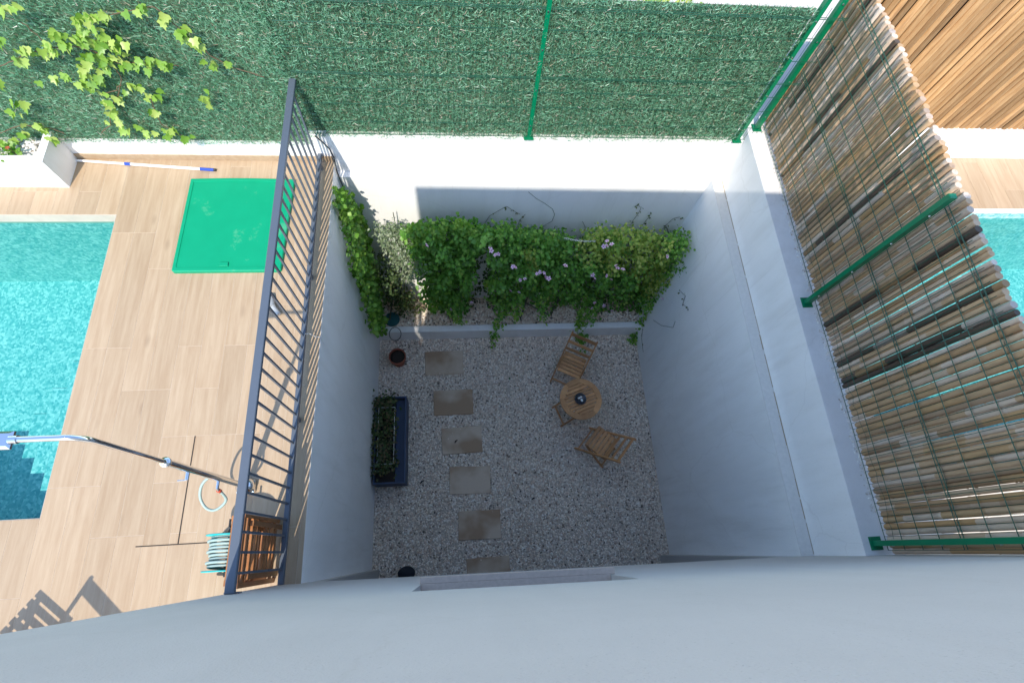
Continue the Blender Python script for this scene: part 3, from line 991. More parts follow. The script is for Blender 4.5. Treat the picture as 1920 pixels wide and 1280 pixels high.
# ------------------------------------------------------------------ foliage tools
def leaf_cloud(name, mm, centers, dirs, size, per, par, seed, spread=0.05, tone=(0, 1), droop=0.3, aspect=0.42, top_bias=None):
    """pinnate sprays: 'per' folded leaflets round each centre"""
    r = np.random.default_rng(seed)
    C = np.repeat(np.asarray(centers), per, 0)
    Dn = np.repeat(np.asarray(dirs), per, 0)
    nL = len(C)
    off = r.normal(0, spread, (nL, 3))
    P_ = C + off
    d = Dn * 0.7 + off / (np.linalg.norm(off, axis=1)[:, None] + 1e-6) * 0.8 + r.normal(0, .35, (nL, 3))
    d[:, 2] -= droop
    d /= np.linalg.norm(d, axis=1)[:, None]
    nrm = Dn * 0.8 + np.array([0, 0, .9]) + r.normal(0, .45, (nL, 3))
    s = np.cross(d, nrm); s /= np.linalg.norm(s, axis=1)[:, None] + 1e-9
    up = np.cross(s, d)
    L = (size * r.uniform(.6, 1.25, nL))[:, None]; W = L * aspect * r.uniform(.85, 1.15, (nL, 1))
    base = P_; tip = P_ + d * L
    q1 = P_ + d * L * .35 + s * W - up * L * .07
    q2 = P_ + d * L * .72 + s * W * .62 - up * L * .05
    q3 = P_ + d * L * .72 - s * W * .62 - up * L * .05
    q4 = P_ + d * L * .35 - s * W - up * L * .07
    mid = P_ + d * L * .5 + up * L * .03
    V = np.stack([base, q1, q2, tip, q3, q4, mid], 1).reshape(-1, 3)
    i = (np.arange(nL) * 7)[:, None]
    F = np.concatenate([i + np.array([[0, 1, 6]]), i + np.array([[1, 2, 6]]), i + np.array([[2, 3, 6]]), i + np.array([[3, 4, 6]]), i + np.array([[4, 5, 6]]), i + np.array([[5, 0, 6]])], 1).reshape(-1, 3)
    tc_ = np.repeat(r.uniform(tone[0], tone[1], len(centers)), per)
    tn = np.clip(tc_ + r.normal(0, .13, nL), 0, 1)
    o = np_mesh(name, V, F, mm, par, np.repeat(tn, 6), True)
    return o


def vine(label, cat, mm, outline, count, size, per, seed, depth=(.1, .45), tone=(.1, .9), back=YB, aspect=.42, group=None, name='climbing_plant', under=False):
    """outline in photo pixels of the mass hanging in front of the back wall; depth grows towards the belly of the mass"""
    r = np.random.default_rng(seed)
    us = [p[0] for p in outline]; vs2 = [p[1] for p in outline]
    C, Dv = [], []
    def inside(u, v):
        c = False; j = len(outline) - 1
        for i in range(len(outline)):
            (xi, yi), (xj, yj) = outline[i], outline[j]
            if (yi > v) != (yj > v) and u < (xj - xi) * (v - yi) / (yj - yi) + xi: c = not c
            j = i
        return c
    v0, v1 = min(vs2), max(vs2)
    while len(C) < count:
        u, v = r.uniform(min(us), max(us)), r.uniform(v0, v1)
        if not inside(u, v): continue
        f = (v - 415) / 215.0
        prof = 0.12 + 0.40 * math.sin(math.pi * min(1, max(0, f * .75 + .2))) ** 1.0
        n_ = float(vnoise(np.array([u / 60.0]), np.array([v / 60.0]), 77 + seed % 3)[0])
        t_ = max(.03, prof * (0.85 + .85 * n_))
        if not under and n_ < -.34 and r.uniform() < .8: continue
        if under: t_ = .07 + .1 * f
        yy = back - t_ * (r.uniform(0, 1) ** .45)
        p = at(u, v, y=yy)
        if p.z < ZF + .03: p = at(u, v, z=ZF + .05)
        if p.y > back - .01: p.y = back - .012
        if p.x > XR - .015: p.x = XR - .015
        C.append(p); Dv.append((r.normal(0, .3), -.8, .25))
    root = empty(name, at(sum(us) / len(us), max(vs2), z=ZF + .26), 0, label, cat, group)
    root.location.y = min(max(root.location.y, YK + .2), YB - .15); root.location.z = ZF + .26
    o = leaf_cloud('foliage', mm, [tuple(c) for c in C], Dv, size, per, root, seed, .035, tone, aspect=aspect)
    o.matrix_parent_inverse = Matrix.Translation(-root.location)
    # woody stems rising from the bed into the mass
    m = MB()
    for k in range(3):
        b = root.location + Vector((r.normal(0, .1), r.normal(0, .04), -.02))
        tp = Vector(C[r.integers(len(C))]); tp.y = back - .1
        mid = (b + tp) / 2 + Vector((r.normal(0, .08), .05, 0))
        m.tube([b, b * .6 + mid * .4, mid, mid * .4 + tp * .6, tp], [.014, .012, .01, .008, .005], 6)
    s_ = m.build('stem', M['vinestem'], root); s_.matrix_parent_inverse = Matrix.Translation(-root.location)
    return root, C


VG = 'climbing plants along the back wall of the patio'
v1, C1 = vine('dark green vine with few flowers left of the deep gap in the plants', 'vine', M['leaf'],
              [(760, 430), (800, 418), (850, 415), (905, 425), (912, 450), (888, 480), (884, 520), (880, 560), (870, 590), (830, 596), (800, 570), (790, 520), (770, 470)], 950, .055, 5, 21, tone=(.05, .75))
v2, C2 = vine('leafy green vine with pink flowers trailing over the kerb', 'vine', M['leaf'],
              [(900, 425), (950, 420), (985, 430), (1060, 438), (1085, 455), (1090, 520), (1080, 560), (1030, 575), (1020, 590), (1005, 560), (965, 570), (955, 600), (935, 630), (922, 628), (928, 590), (920, 560), (915, 520), (922, 480), (905, 450)], 1150, .052, 5, 22, tone=(.1, .85))
v3, C3 = vine('yellowish green vine with white and pink flowers in the patio corner', 'vine', M['leaf_yellow'],
              [(1085, 445), (1120, 425), (1165, 428), (1200, 430), (1240, 445), (1262, 480), (1255, 540), (1245, 560), (1205, 555), (1180, 520), (1130, 500), (1090, 490)], 560, .05, 5, 23, tone=(.15, 1))
v4, C4 = vine('dense green vine with long runners below the yellowish vine', 'vine', M['leaf'],
              [(1080, 490), (1130, 500), (1180, 515), (1215, 555), (1245, 560), (1225, 590), (1210, 620), (1195, 632), (1185, 610), (1190, 585), (1160, 585), (1120, 580), (1108, 600), (1095, 640), (1082, 630), (1080, 600), (1068, 575)], 640, .05, 5, 24, tone=(.05, .8))
v5, C5 = vine('green vine climbing the corner beside the blue shaded wall', 'vine', M['leaf'],
              [(1240, 440), (1275, 432), (1290, 445), (1291, 490), (1280, 520), (1268, 540), (1258, 520), (1262, 480)], 170, .046, 5, 25, tone=(.3, .95))
v6, C6 = vine('silvery leaved shrub in the last strip of sun', 'shrub', M['leaf_grey'],
              [(705, 425), (735, 418), (765, 430), (785, 470), (795, 510), (775, 525), (755, 530), (735, 490), (715, 460)], 330, .034, 6, 26, tone=(.1, .9), name='shrub', aspect=.3)
v7, C7 = vine('dark shrub crouching in the shade behind the round teal cover', 'shrub', M['leaf_dark'],
              [(700, 470), (730, 490), (750, 530), (770, 545), (795, 575), (770, 595), (740, 590), (715, 560), (700, 520)], 260, .04, 5, 27, tone=(0, .7), name='shrub')

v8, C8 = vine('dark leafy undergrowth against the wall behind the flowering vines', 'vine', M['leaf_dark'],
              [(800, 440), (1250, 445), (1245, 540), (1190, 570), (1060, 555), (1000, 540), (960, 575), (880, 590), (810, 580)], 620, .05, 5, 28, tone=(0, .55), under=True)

# climber on the left patio wall
root = empty('climbing_plant', (XL + .1, 3.5, ZF + .26), 0, 'bright green climber running down the wall under the railing', 'vine')
r = np.random.default_rng(31)
C, Dv = [], []
spine = [(637, 366), (655, 400), (668, 440), (680, 490), (690, 530), (700, 580), (710, 622)]
while len(C) < 620:
    k = r.uniform(0, len(spine) - 1.001); i = int(k); f = k - i
    u = spine[i][0] * (1 - f) + spine[i + 1][0] * f; v = spine[i][1] * (1 - f) + spine[i + 1][1] * f
    wd = 9 + 9 * math.sin(math.pi * min(1, k / 5)) + (3 if i > 2 else 0)
    u += r.uniform(-wd, wd) * .9
    p = at(u, v, x=XL + .015 + (.05 + .10 * min(1, k / 3)) * r.uniform(0, 1) ** 1.2)
    if p.y > YB - .02: p = at(u, v, y=YB - r.uniform(.02, .12))
    if p.z < ZF + .3 or p.x < XL + .005: continue
    C.append(tuple(p)); Dv.append((.8, -.2, .3))
o = leaf_cloud('foliage', M['leaf_bright'], C, Dv, .058, 4, root, 31, .03, (.0, .9), aspect=.5); o.matrix_parent_inverse = Matrix.Translation(-root.location)
m = MB()
for q in range(3):
    m.tube([(XL + .02 + .02 * q, 3.62 + .05 * q, ZF + .24), (XL + .03, 3.5 + .06 * q, -2.4), (XL + .03, 3.56, -1.4), (XL + .02, 3.66, -.5)], [.012, .01, .008, .004], 6)
o = m.build('stem', M['vinestem'], root); o.matrix_parent_inverse = Matrix.Translation(-root.location)

# flowers: five petals round a darker throat
fv, ff = [], []
for k in range(5):
    a = 2 * math.pi * k / 5
    for dr, da, dz in ((.004, -.5, 0), (.02, -.45, .006), (.027, 0, .003), (.02, .45, .006), (.004, .5, 0)):
        fv.append((dr * math.cos(a + da), dr * math.sin(a + da), dz))
    ff.append(tuple(range(k * 5, k * 5 + 5)))
fm = MB().add(fv, ff).data('flower', M['lilac'])
tm = MB().lathe([(.003, -.012), (.0065, .001), (.005, .004)], (0, 0, 0), 7).data('throat', M['magenta'])
FL = {v1: [(800, 460), (845, 580)], v2: [(919, 464), (921, 470), (929, 478), (935, 476), (962, 500), (966, 501), (975, 525), (984, 523), (957, 545), (973, 548), (1007, 513), (1013, 510), (1020, 512), (1029, 522), (1023, 520), (1060, 498), (884, 567)],
      v3: [(1138, 452), (1138, 461), (1147, 458), (1132, 462), (1251, 481), (1155, 498), (1158, 503), (1168, 505)], v4: [(1111, 515), (1115, 522), (1137, 517), (1146, 524), (1115, 568), (1110, 578), (1133, 573), (1147, 583)], v5: [(1268, 560)]}
for root, lst in FL.items():
    for (u, v) in lst:
        f = (v - 415) / 215.0
        t_ = 0.26 + 0.46 * math.sin(math.pi * min(1, max(0, f * .75 + .2)))
        p = at(u, v, y=YB - t_)
        if p.z < ZF + .3: p = at(u, v, z=ZF + .33)
        if p.x > XR - .03: p.x = XR - .03
        o = bpy.data.objects.new('flower', fm); link(o, root)
        o.location = p - root.location
        o.rotation_euler = (math.radians(38) + random.uniform(-.4, .4), random.uniform(-.5, .5), random.uniform(0, 6))
        s = random.uniform(.95, 1.3); o.scale = (s, s, s)
        th = bpy.data.objects.new('throat', tm); link(th, o)


# strands of leaves hanging from the mass over the bed and the kerb
for root, mm, line, nn in ((v2, M['leaf'], [(945, 560), (938, 590), (930, 615), (925, 645)], 46), (v2, M['leaf'], [(1012, 560), (1020, 580), (1022, 600)], 22), (v4, M['leaf_bright'], [(1095, 560), (1088, 595), (1084, 620), (1090, 648)], 60), (v4, M['leaf'], [(1120, 560), (1112, 590), (1106, 606)], 26),
                           (v4, M['leaf'], [(1222, 570), (1208, 600), (1196, 625), (1186, 640)], 52), (v1, M['leaf'], [(842, 560), (852, 590), (862, 606)], 24), (v5, M['leaf'], [(1272, 500), (1276, 530), (1268, 556), (1270, 575)], 26), (v2, M['leaf'], [(975, 560), (968, 585), (960, 600)], 24),
                           (v2, M['leaf_yellow'], [(985, 470), (1000, 490), (1000, 510)], 40), (v1, M['leaf_bright'], [(780, 430), (790, 445), (810, 440), (830, 432)], 90), (v2, M['leaf_bright'], [(855, 420), (870, 425), (890, 440)], 40)):
    r = np.random.default_rng(int(line[0][0]))
    cs, q = [], None
    for k in range(nn):
        a = r.uniform(0, len(line) - 1.001); i = int(a); f = a - i
        u = line[i][0] * (1 - f) + line[i + 1][0] * f + r.normal(0, 4); v = line[i][1] * (1 - f) + line[i + 1][1] * f + r.normal(0, 3)
        yy = YB - .5 + max(0, (v - 560) / 75) * -.13 if v > 520 else YB - .42
        p = at(u, v, y=yy)
        if p.z < ZF + .06: p = at(u, v, z=ZF + .08)
        if p.x > XR - .02: p.x = XR - .02
        cs.append(tuple(p))
    q = leaf_cloud('strand', mm, cs, [(0, -.6, .4)] * nn, .045, 4, root, int(line[0][1]) + nn, .02, (.3, 1))
    q.matrix_parent_inverse = Matrix.Translation(-root.location)
    q['kind'] = 'stuff'


# thin runners on the walls
def runner(root, pxs, plane, nm='runner', leaves=True, ls=.03):
    pts = [at(u, v, **plane) for u, v in pxs]
    sm = []
    for i in range(len(pts) - 1):
        for k in range(4): sm.append(pts[i].lerp(pts[i + 1], k / 4))
    sm.append(pts[-1])
    m = MB().tube(sm, .0028, 4, False)
    o = m.build(nm, M['vinestem'], root); o.matrix_parent_inverse = Matrix.Translation(-root.location)
    if leaves:
        c = [tuple(p) for p in sm[::3]]
        q = leaf_cloud('runner_leaves', M['leaf_dark'], c, [(0, -1, .1)] * len(c), ls, 2, root, int(pxs[0][0]), .012, (.2, .8))
        q.matrix_parent_inverse = Matrix.Translation(-root.location)


wp = {'y': YB - .006}
runner(v2, [(908, 420), (918, 405), (935, 395), (950, 387), (962, 395), (975, 402)], wp)
runner(v2, [(970, 425), (975, 412), (985, 402)], wp)
runner(v2, [(991, 360), (1005, 372), (1022, 382), (1036, 392), (1040, 402), (1035, 415), (1022, 422), (1010, 428)], wp, leaves=False)
runner(v2, [(1092, 415), (1097, 425), (1097, 440)], wp, leaves=False)
runner(v3, [(1180, 425), (1188, 412), (1197, 400), (1202, 390), (1196, 384), (1192, 388)], wp)
runner(v3, [(1200, 428), (1212, 413), (1218, 405), (1220, 398)], wp)
runner(v3, [(1242, 430), (1250, 421), (1262, 410), (1275, 407)], wp)
xr = {'x': XR - .006}
runner(v5, [(1275, 545), (1285, 555), (1280, 570), (1290, 578)], xr)
runner(v4, [(1205, 615), (1203, 635), (1206, 660)], xr)
runner(v4, [(1225, 600), (1240, 610), (1262, 614), (1266, 602)], xr, leaves=False)

# ------------------------------------------------------------------ ivy on the left hedge screen
iv = empty('ivy_plant', (-4.5, YU - .06, .3), 0, 'bright yellow green ivy creeping over the hedge screen', 'ivy')
lobes = [(0, 0), (.28, -.10), (.52, .12), (.33, .34), (.40, .62), (.16, .62), (0, 1.0), (-.16, .62), (-.40, .62), (-.33, .34), (-.52, .12), (-.28, -.10)]
ivs = []
for k in range(4):
    r = random.Random(k)
    vv = [(x * r.uniform(.9, 1.1), -abs(x) * .18 + r.uniform(-.03, .03), -y) for x, y in lobes] + [(0, .05, -.4)]
    n = len(lobes)
    ivs.append(MB().add(vv, [(i, (i + 1) % n, n) for i in range(n)]).data('leaf', M['ivy'], True))
clusters = [(165, 30, 24, 13, 11), (215, 24, 30, 8, 7), (265, 16, 15, 8, 4), (305, 30, 9, 12, 3), (345, 58, 16, 16, 6), (365, 82, 14, 14, 5), (395, 118, 12, 8, 4), (425, 118, 6, 4, 2),
            (70, 92, 38, 12, 12), (115, 75, 28, 18, 15), (170, 68, 32, 22, 22), (215, 82, 24, 14, 10), (175, 118, 32, 20, 22), (215, 112, 28, 15, 14), (280, 120, 42, 12, 18), (165, 150, 26, 18, 12),
            (205, 180, 22, 15, 9), (250, 162, 28, 12, 7), (282, 174, 18, 12, 5), (210, 222, 14, 16, 7), (245, 238, 20, 12, 5), (300, 246, 34, 9, 10), (355, 258, 16, 5, 5), (28, 200, 26, 16, 10), (55, 240, 30, 14, 11),
            (18, 272, 22, 18, 9), (5, 80, 8, 12, 3), (18, 15, 22, 12, 5), (30, 110, 14, 8, 4), (0, 150, 8, 20, 3), (100, 148, 36, 14, 5), (380, 175, 7, 18, 4), (100, 262, 24, 7, 5), (385, 190, 6, 10, 2), (290, 215, 10, 14, 4)]
for (cu, cv, ru, rv, nn) in clusters:
    for k in range(nn):
        a, q = random.uniform(0, 6.28), random.uniform(0, 1) ** .5
        u, v = cu + ru * q * math.cos(a), cv + rv * q * math.sin(a)
        p = at(u, v, y=YU - .085 - random.uniform(0, .05))
        o = bpy.data.objects.new('leaf', random.choice(ivs)); link(o, iv)
        o.location = p - iv.location
        s = random.uniform(.055, .088)
        o.scale = (s, s, s)
        o.rotation_euler = (random.gauss(-.35, .35), random.gauss(.1, .5), random.gauss(0, .4))
m = MB()
for line in ([(0, 126), (27, 113), (59, 100), (93, 90), (130, 85), (175, 95), (205, 115), (230, 150), (215, 190), (205, 235), (190, 250)], [(35, 40), (70, 65), (93, 88)], [(170, 35), (215, 28), (265, 15), (290, 12), (320, 40), (355, 70), (395, 105), (430, 125), (495, 145)],
             [(205, 115), (250, 118), (300, 122), (335, 124)], [(188, 178), (210, 172), (228, 160)], [(240, 160), (280, 180), (300, 230), (330, 250), (360, 260)], [(0, 250), (40, 235), (90, 240), (120, 250)]):
    pts = []
    L_ = [at(u, v, y=YU - .078) for u, v in line]
    for i in range(len(L_) - 1):
        for k in range(3): pts.append(L_[i].lerp(L_[i + 1], k / 3) + Vector((random.gauss(0, .006), 0, random.gauss(0, .006))))
    pts.append(L_[-1])
    m.tube(pts, .0042, 5, False)
o = m.build('stem', M['stem'], iv); o.matrix_parent_inverse = Matrix.Translation(-iv.location)

# a red blossom in the white planter
rf = empty('flowering_plant', (0, 0, 0), 0, 'small plant with a red blossom in the white planter', 'plant')
p = at(16, 279, z=.40); rf.location = (p.x, min(p.y, YU - .1), .27)
m = MB().tube([(0, 0, 0), (.01, .0, .08), (0, .01, .14)], .004, 5); m.build('stem', M['stem'], rf)
bl = MB().add([(x * .8, y * .8, .14 + z) for x, y, z in fv], ff).build('blossom', M['red'], rf)
leaf_cloud('foliage', M['leaf_bright'], [(random.gauss(-.1, .08), random.gauss(0, .04), random.uniform(.04, .12)) for k in range(16)], [(0, -.5, .6)] * 16, .05, 4, rf, 9, .03)

# plants and strip of ground beyond the back fence
for k, (xx, yy, lab) in enumerate([(1.2, 4.75, 'yellow green shrub beyond the middle of the hedge screen'), (2.15, 4.8, 'yellow green shrub beyond the corner of the hedge screen'), (-.2, 4.9, 'green shrub beyond the fence opposite the railing')]):
    rt = empty('shrub', (xx, yy, .33), 0, lab, 'shrub')
    r = np.random.default_rng(60 + k)
    cs = r.normal(0, 1, (150, 3)); cs /= np.linalg.norm(cs, axis=1)[:, None]; cs *= (r.uniform(.4, 1, (150, 1)) * np.array([.5, .3, .5]))
    cs[:, 2] += .62
    leaf_cloud('crown', M['leaf_yellow'], cs, [(0, -.5, .6)] * 150, .07, 5, rt, 60 + k, .05, (.4, 1))
    MB().tube([(0, 0, 0), (.02, 0, .3), (0, .02, .6)], [.02, .016, .01], 6).build('trunk', M['stem'], rt)

# ------------------------------------------------------------------ patio furniture
def folding_chair(name, loc, f, mm, label, group, back=((.855, .06), (.74, .05), (.63, .05))):
    """f = direction the sitter faces; seat 0.45 m high"""
    rz = math.atan2(f[1], f[0]) - math.pi / 2
    t_ = empty(name, loc, rz, label, 'chair', group)
    W, Dp, H = .40, .36, .445
    for k in range(6):
        y_ = -Dp / 2 + .03 + k * .06
        MB().cbox((-W / 2 + .02, y_ - .025, H - .014), (W / 2 - .02, y_ + .025, H + .004), .003).build('seat_slat', mm, t_)
    for s in (-1, 1):
        MB().bar((s * (W / 2 - .03), -Dp / 2, H - .026), (s * (W / 2 - .03), Dp / 2 - .01, H - .026), .02, .024).build('seat_rail', mm, t_)
        # long leg: front foot to top of the back
        MB().bar((s * W / 2, Dp / 2 + .06, 0), (s * W / 2, -Dp / 2 - .14, .88), .022, .036, (0, 1, .3)).build('back_leg', mm, t_)
        # short leg: rear foot to the seat front
        MB().bar((s * (W / 2 - .026), -Dp / 2 - .08, 0), (s * (W / 2 - .026), Dp / 2 - .02, H - .03), .02, .034, (0, 1, .3)).build('leg', mm, t_)
    for zz, hh in back:
        y_ = (Dp / 2 + .06) + (-Dp - .2) * zz / .88
        MB().bar((-W / 2 + .008, y_ + .012, zz), (W / 2 - .008, y_ + .012, zz), .016, hh, (0, -.25, 1)).build('back_slat', mm, t_)
    MB().bar((-W / 2 + .008, Dp / 2 + .02, .07), (W / 2 - .008, Dp / 2 + .02, .07), .02, .026).build('stretcher', mm, t_)
    MB().bar((-W / 2 + .03, -Dp / 2 - .05, .07), (W / 2 - .03, -Dp / 2 - .05, .07), .02, .026).build('stretcher', mm, t_)
    return t_


ZG = ZF + .016
folding_chair('folding_chair', (1.735, 2.60, ZG), (-.446, -.895), M['teak'], 'teak folding chair by the round table, partly under the trailing vine', 'teak chairs at the round table')
folding_chair('folding_chair', (2.055, 1.385, ZG), (-.75, .66), M['teak'], 'teak folding chair by the round table, its back to the shaded wall', 'teak chairs at the round table')

tb = empty('round_table', (1.755, 1.985, ZG), math.radians(20), 'small round slatted teak table with crossed legs', 'table')
TH = .70
R0 = .31
oct_ = [(.245 * math.cos(math.pi / 8 + k * math.pi / 4), .245 * math.sin(math.pi / 8 + k * math.pi / 4)) for k in range(8)]
for k in range(8):
    a0 = math.pi / 8 + k * math.pi / 4; V = []
    for z in (TH - .022, TH):
        V += [(oct_[k][0], oct_[k][1], z)] + [(R0 * math.cos(a0 + q * math.pi / 16), R0 * math.sin(a0 + q * math.pi / 16), z) for q in range(5)] + [(oct_[(k + 1) % 8][0], oct_[(k + 1) % 8][1], z)]
    F = [tuple(reversed(range(7))), tuple(range(7, 14))] + [(i, (i + 1) % 7, 7 + (i + 1) % 7, 7 + i) for i in range(7)]
    MB().add(V, F).build('rim_piece', M['teak'], tb)
for k in range(9):
    yy = -.2 + .05 * k
    hw = min(.225, (.245 * math.cos(math.pi / 8)) if abs(yy) < .09 else .226 - (abs(yy) - .094))
    hw = max(.08, hw)
    MB().cbox((-hw, yy - .0215, TH - .018), (hw, yy + .0215, TH - .001), .002).build('table_slat', M['teak'], tb)
for s in (-1, 1):
    MB().bar((-.16, s * .17, TH - .04), (.16, s * .17, TH - .04), .022, .035).build('table_rail', M['teak'], tb)
    MB().bar((s * .27, .16, 0), (-s * .19, .16, TH - .03), .022, .036, (1, 0, .5)).build('leg', M['teak'], tb)
    MB().bar((s * .27, -.16, 0), (-s * .19, -.16, TH - .03), .022, .036, (1, 0, .5)).build('leg', M['teak'], tb)
    MB().bar((s * .24, -.16, .07), (s * .24, .16, .07), .02, .028).build('stretcher', M['teak'], tb)
bw = empty('bowl', (0, 0, 0), 0, 'dark round bowl on the teak table', 'bowl')
p = at(1088, 748, z=ZG + TH + .02); bw.location = (p.x, p.y, ZG + TH + .001)
MB().lathe([(.045, 0), (.075, .012), (.088, .04), (.082, .04), (.068, .018), (.0, .012)], (0, 0, 0), 28).build('dish', M['ceramic'], bw, True)
for k, (dx, dy, a, s) in enumerate([(-.018, .012, .3, 1), (.018, -.02, 1.9, 1.1), (.012, .03, 2.8, .8)]):
    o = np_mesh('white_pebble', ICO_V * np.array([.026, .017, .014]) * s, ICO_F, M['white_plastic'], None, None, True)
    o.location = bw.location + Vector((dx, dy, .032)); o.rotation_euler = (0, .2, a)
    tag(o, ['medium sized white stone in the dark bowl', 'largest white stone in the dark bowl', 'smallest white stone in the dark bowl'][k], 'stone', 'white stones in the bowl')

# flower pot
pot = empty('flower_pot', (0, 0, 0), 0, 'round terracotta pot with dark soil on the gravel', 'flower pot')
p = at(745, 668, z=ZF + .27); pot.location = (p.x, p.y, ZG - .004)
MB().lathe([(.09, 0), (.115, .20), (.128, .20), (.132, .27), (.118, .27), (.112, .22), (.0, .215)], (0, 0, 0), 28).build('pot', M['terracotta'], pot, True, 35)
MB().lathe([(.113, .225), (.07, .236), (.0, .232)], (0, 0, 0), 20).build('soil', M['soil'], pot, True)

# trough with plants
tr_ = empty('trough_planter', (-1.03, 1.58, ZG), 0, 'long dark blue trough planter against the white wall', 'planter')
hx, hy, hh = .225, .63, .36
m = MB()
m.cbox((-hx, -hy, 0), (hx, hy, .03), .004)
for a, b in (((-hx, -hy, .03), (-hx + .02, hy, hh)), ((hx - .02, -hy, .03), (hx, hy, hh)), ((-hx + .02, -hy, .03), (hx - .02, -hy + .02, hh)), ((-hx + .02, hy - .02, .03), (hx - .02, hy, hh))):
    m.box(a, b)
m.build('box', M['trough'], tr_)
MB().box((-hx + .021, -hy + .021, .03), (.06, hy - .021, .26)).build('soil', M['soil'], tr_)
MB().box((.062, -hy + .021, .2), (hx - .021, hy - .021, .215)).build('shelf', M['trough'], tr_)
wr_ = MB()
zz = hh + .03
for a, b in (((-.17, -.36), (-.17, .46)), ((.06, -.36), (.06, .46)), ((-.17, -.36), (.06, -.36)), ((-.17, .46), (.06, .46))):
    wr_.tube([(a[0], a[1], zz), (b[0], b[1], zz)], .004, 6)
for a in ((-.17, -.36), (.06, -.36), (-.17, .46), (.06, .46)): wr_.tube([(a[0], a[1], .25), (a[0], a[1], zz)], .004, 6)
wr_.build('wire_frame', M['white_plastic'], tr_)
r = np.random.default_rng(41)
cs = np.stack([r.uniform(-.27, .06, 260), r.uniform(-.48, .6, 260), r.uniform(.28, .50, 260)], 1)
cs[:, 0] = np.maximum(cs[:, 0], XL + .03 - tr_.location.x)
tp = empty('trough_plant', tr_.location + Vector((-.1, 0, .26)), 0, 'half dry straggling plants filling the blue trough', 'plant')
o = leaf_cloud('foliage', M['leaf_dark'], cs - np.array([-.1, 0, .26]), [(.2, 0, .8)] * 260, .042, 5, tp, 42, .04, (.0, 1))
m = MB()
for k in range(14):
    x_, y_ = r.uniform(-.12, .1), r.uniform(-.45, .5)
    m.tube([(x_, y_, -.01), (x_ + r.normal(0, .03), y_ + r.normal(0, .03), .1), (x_ + r.normal(0, .06), y_ + r.normal(0, .06), .2)], .003, 4)
m.build('stem', M['stem'], tp)

# teal round cover and black hose ring by the bed, chain, bag, twigs
p = at(735, 597, z=ZF + .34)
o = MB().lathe([(.105, 0), (.118, .012), (.118, .035), (.108, .045), (.0, .05)], (0, 0, 0), 32).build('valve_cover', simple('dark_teal_plastic', (.012, .10, .11), .5), None, True, 40)
o.location = (p.x, p.y, ZF + .285); tag(o, 'round dark teal valve cover in the gravel bed', 'cover')
m = MB()
ring = []
for k in range(29):
    a = 2 * math.pi * k / 28
    q = at(741 + 11.0 * math.cos(a), 626 + 12.5 * math.sin(a), y=YK - .016)
    ring.append(q)
m.tube(ring, .0055, 6)
o = m.build('hose_ring', M['black']); tag(o, 'thin black hose coil resting against the white kerb', 'hose')
ch = empty('chain', at(1062, 447, y=3.47), 0, 'pale chain hanging across the top of the vines', 'chain')
A, B = at(1058, 446, y=3.47), at(1116, 452, y=3.47)
nlk = 14
for k in range(nlk):
    c = A.lerp(B, (k + .5) / nlk) - Vector((0, 0, .03 * math.sin(math.pi * (k + .5) / nlk)))
    d = (B - A).normalized(); s = d.cross(Vector((0, -.6, .8) if k % 2 else (0, .8, .6))).normalized()
    pts = [c + d * .018 * math.cos(q * math.pi / 4) + s * .009 * math.sin(q * math.pi / 4) for q in range(9)]
    o = MB().tube(pts, .0026, 5).build('chain_link', M['white_plastic'], ch); o.matrix_parent_inverse = Matrix.Translation(-ch.location)
p = at(762, 1074, z=ZF + .05)
V = ICO_V * np.array([.16, .12, .10]); V = V + np.random.default_rng(5).normal(0, .012, V.shape)
o = np_mesh('bag', V, ICO_F, M['bag'], None, None, False)
o.location = (p.x + .01, p.y, ZG + .085)
md = o.modifiers.new('round', 'SUBSURF'); md.levels = md.render_levels = 2
tag(o, 'crumpled black bag on the gravel by the house', 'bag')
for (u, v, ln, a, lab) in ((791, 903, .07, .7, 'dark dry twig on the gravel beside the blue trough'), (855, 827, .06, .9, 'dark dry twig lying on a stepping slab'), (1000, 934, .06, .5, 'dark dry twig on the open gravel'), ):
    p = at(u, v, z=ZG + .02); m = MB().tube([(-ln / 2, 0, .003), (0, .006, .008), (ln / 2, -.004, .003)], [.006, .011, .005], 6)
    o = m.build('twig', M['soil']); o.location = (p.x, p.y, ZG + (.018 if v == 827 else .016)); o.rotation_euler = (0, 0, a); tag(o, lab, 'twig')
for (u, v, lab) in ((969, 886, 'reddish dry leaf on the gravel near the path'), (745, 738, 'dark fallen leaf by the trough end'), (955, 712, 'small green fallen leaf on the gravel')):
    p = at(u, v, z=ZG + .02); o = bpy.data.objects.new('fallen_leaf', MB().add([(0, 0, 0), (.016, .02, .006), (0, .05, .002), (-.016, .02, .007)], [(0, 1, 2), (0, 2, 3)]).data('fallen_leaf', simple('dry_leaf_' + str(u), (.10, .03, .02) if u != 955 else (.05, .1, .03), .8)))
    link(o); o.location = (p.x, p.y, ZG + .018); o.rotation_euler = (0, 0, u); tag(o, lab, 'leaf')

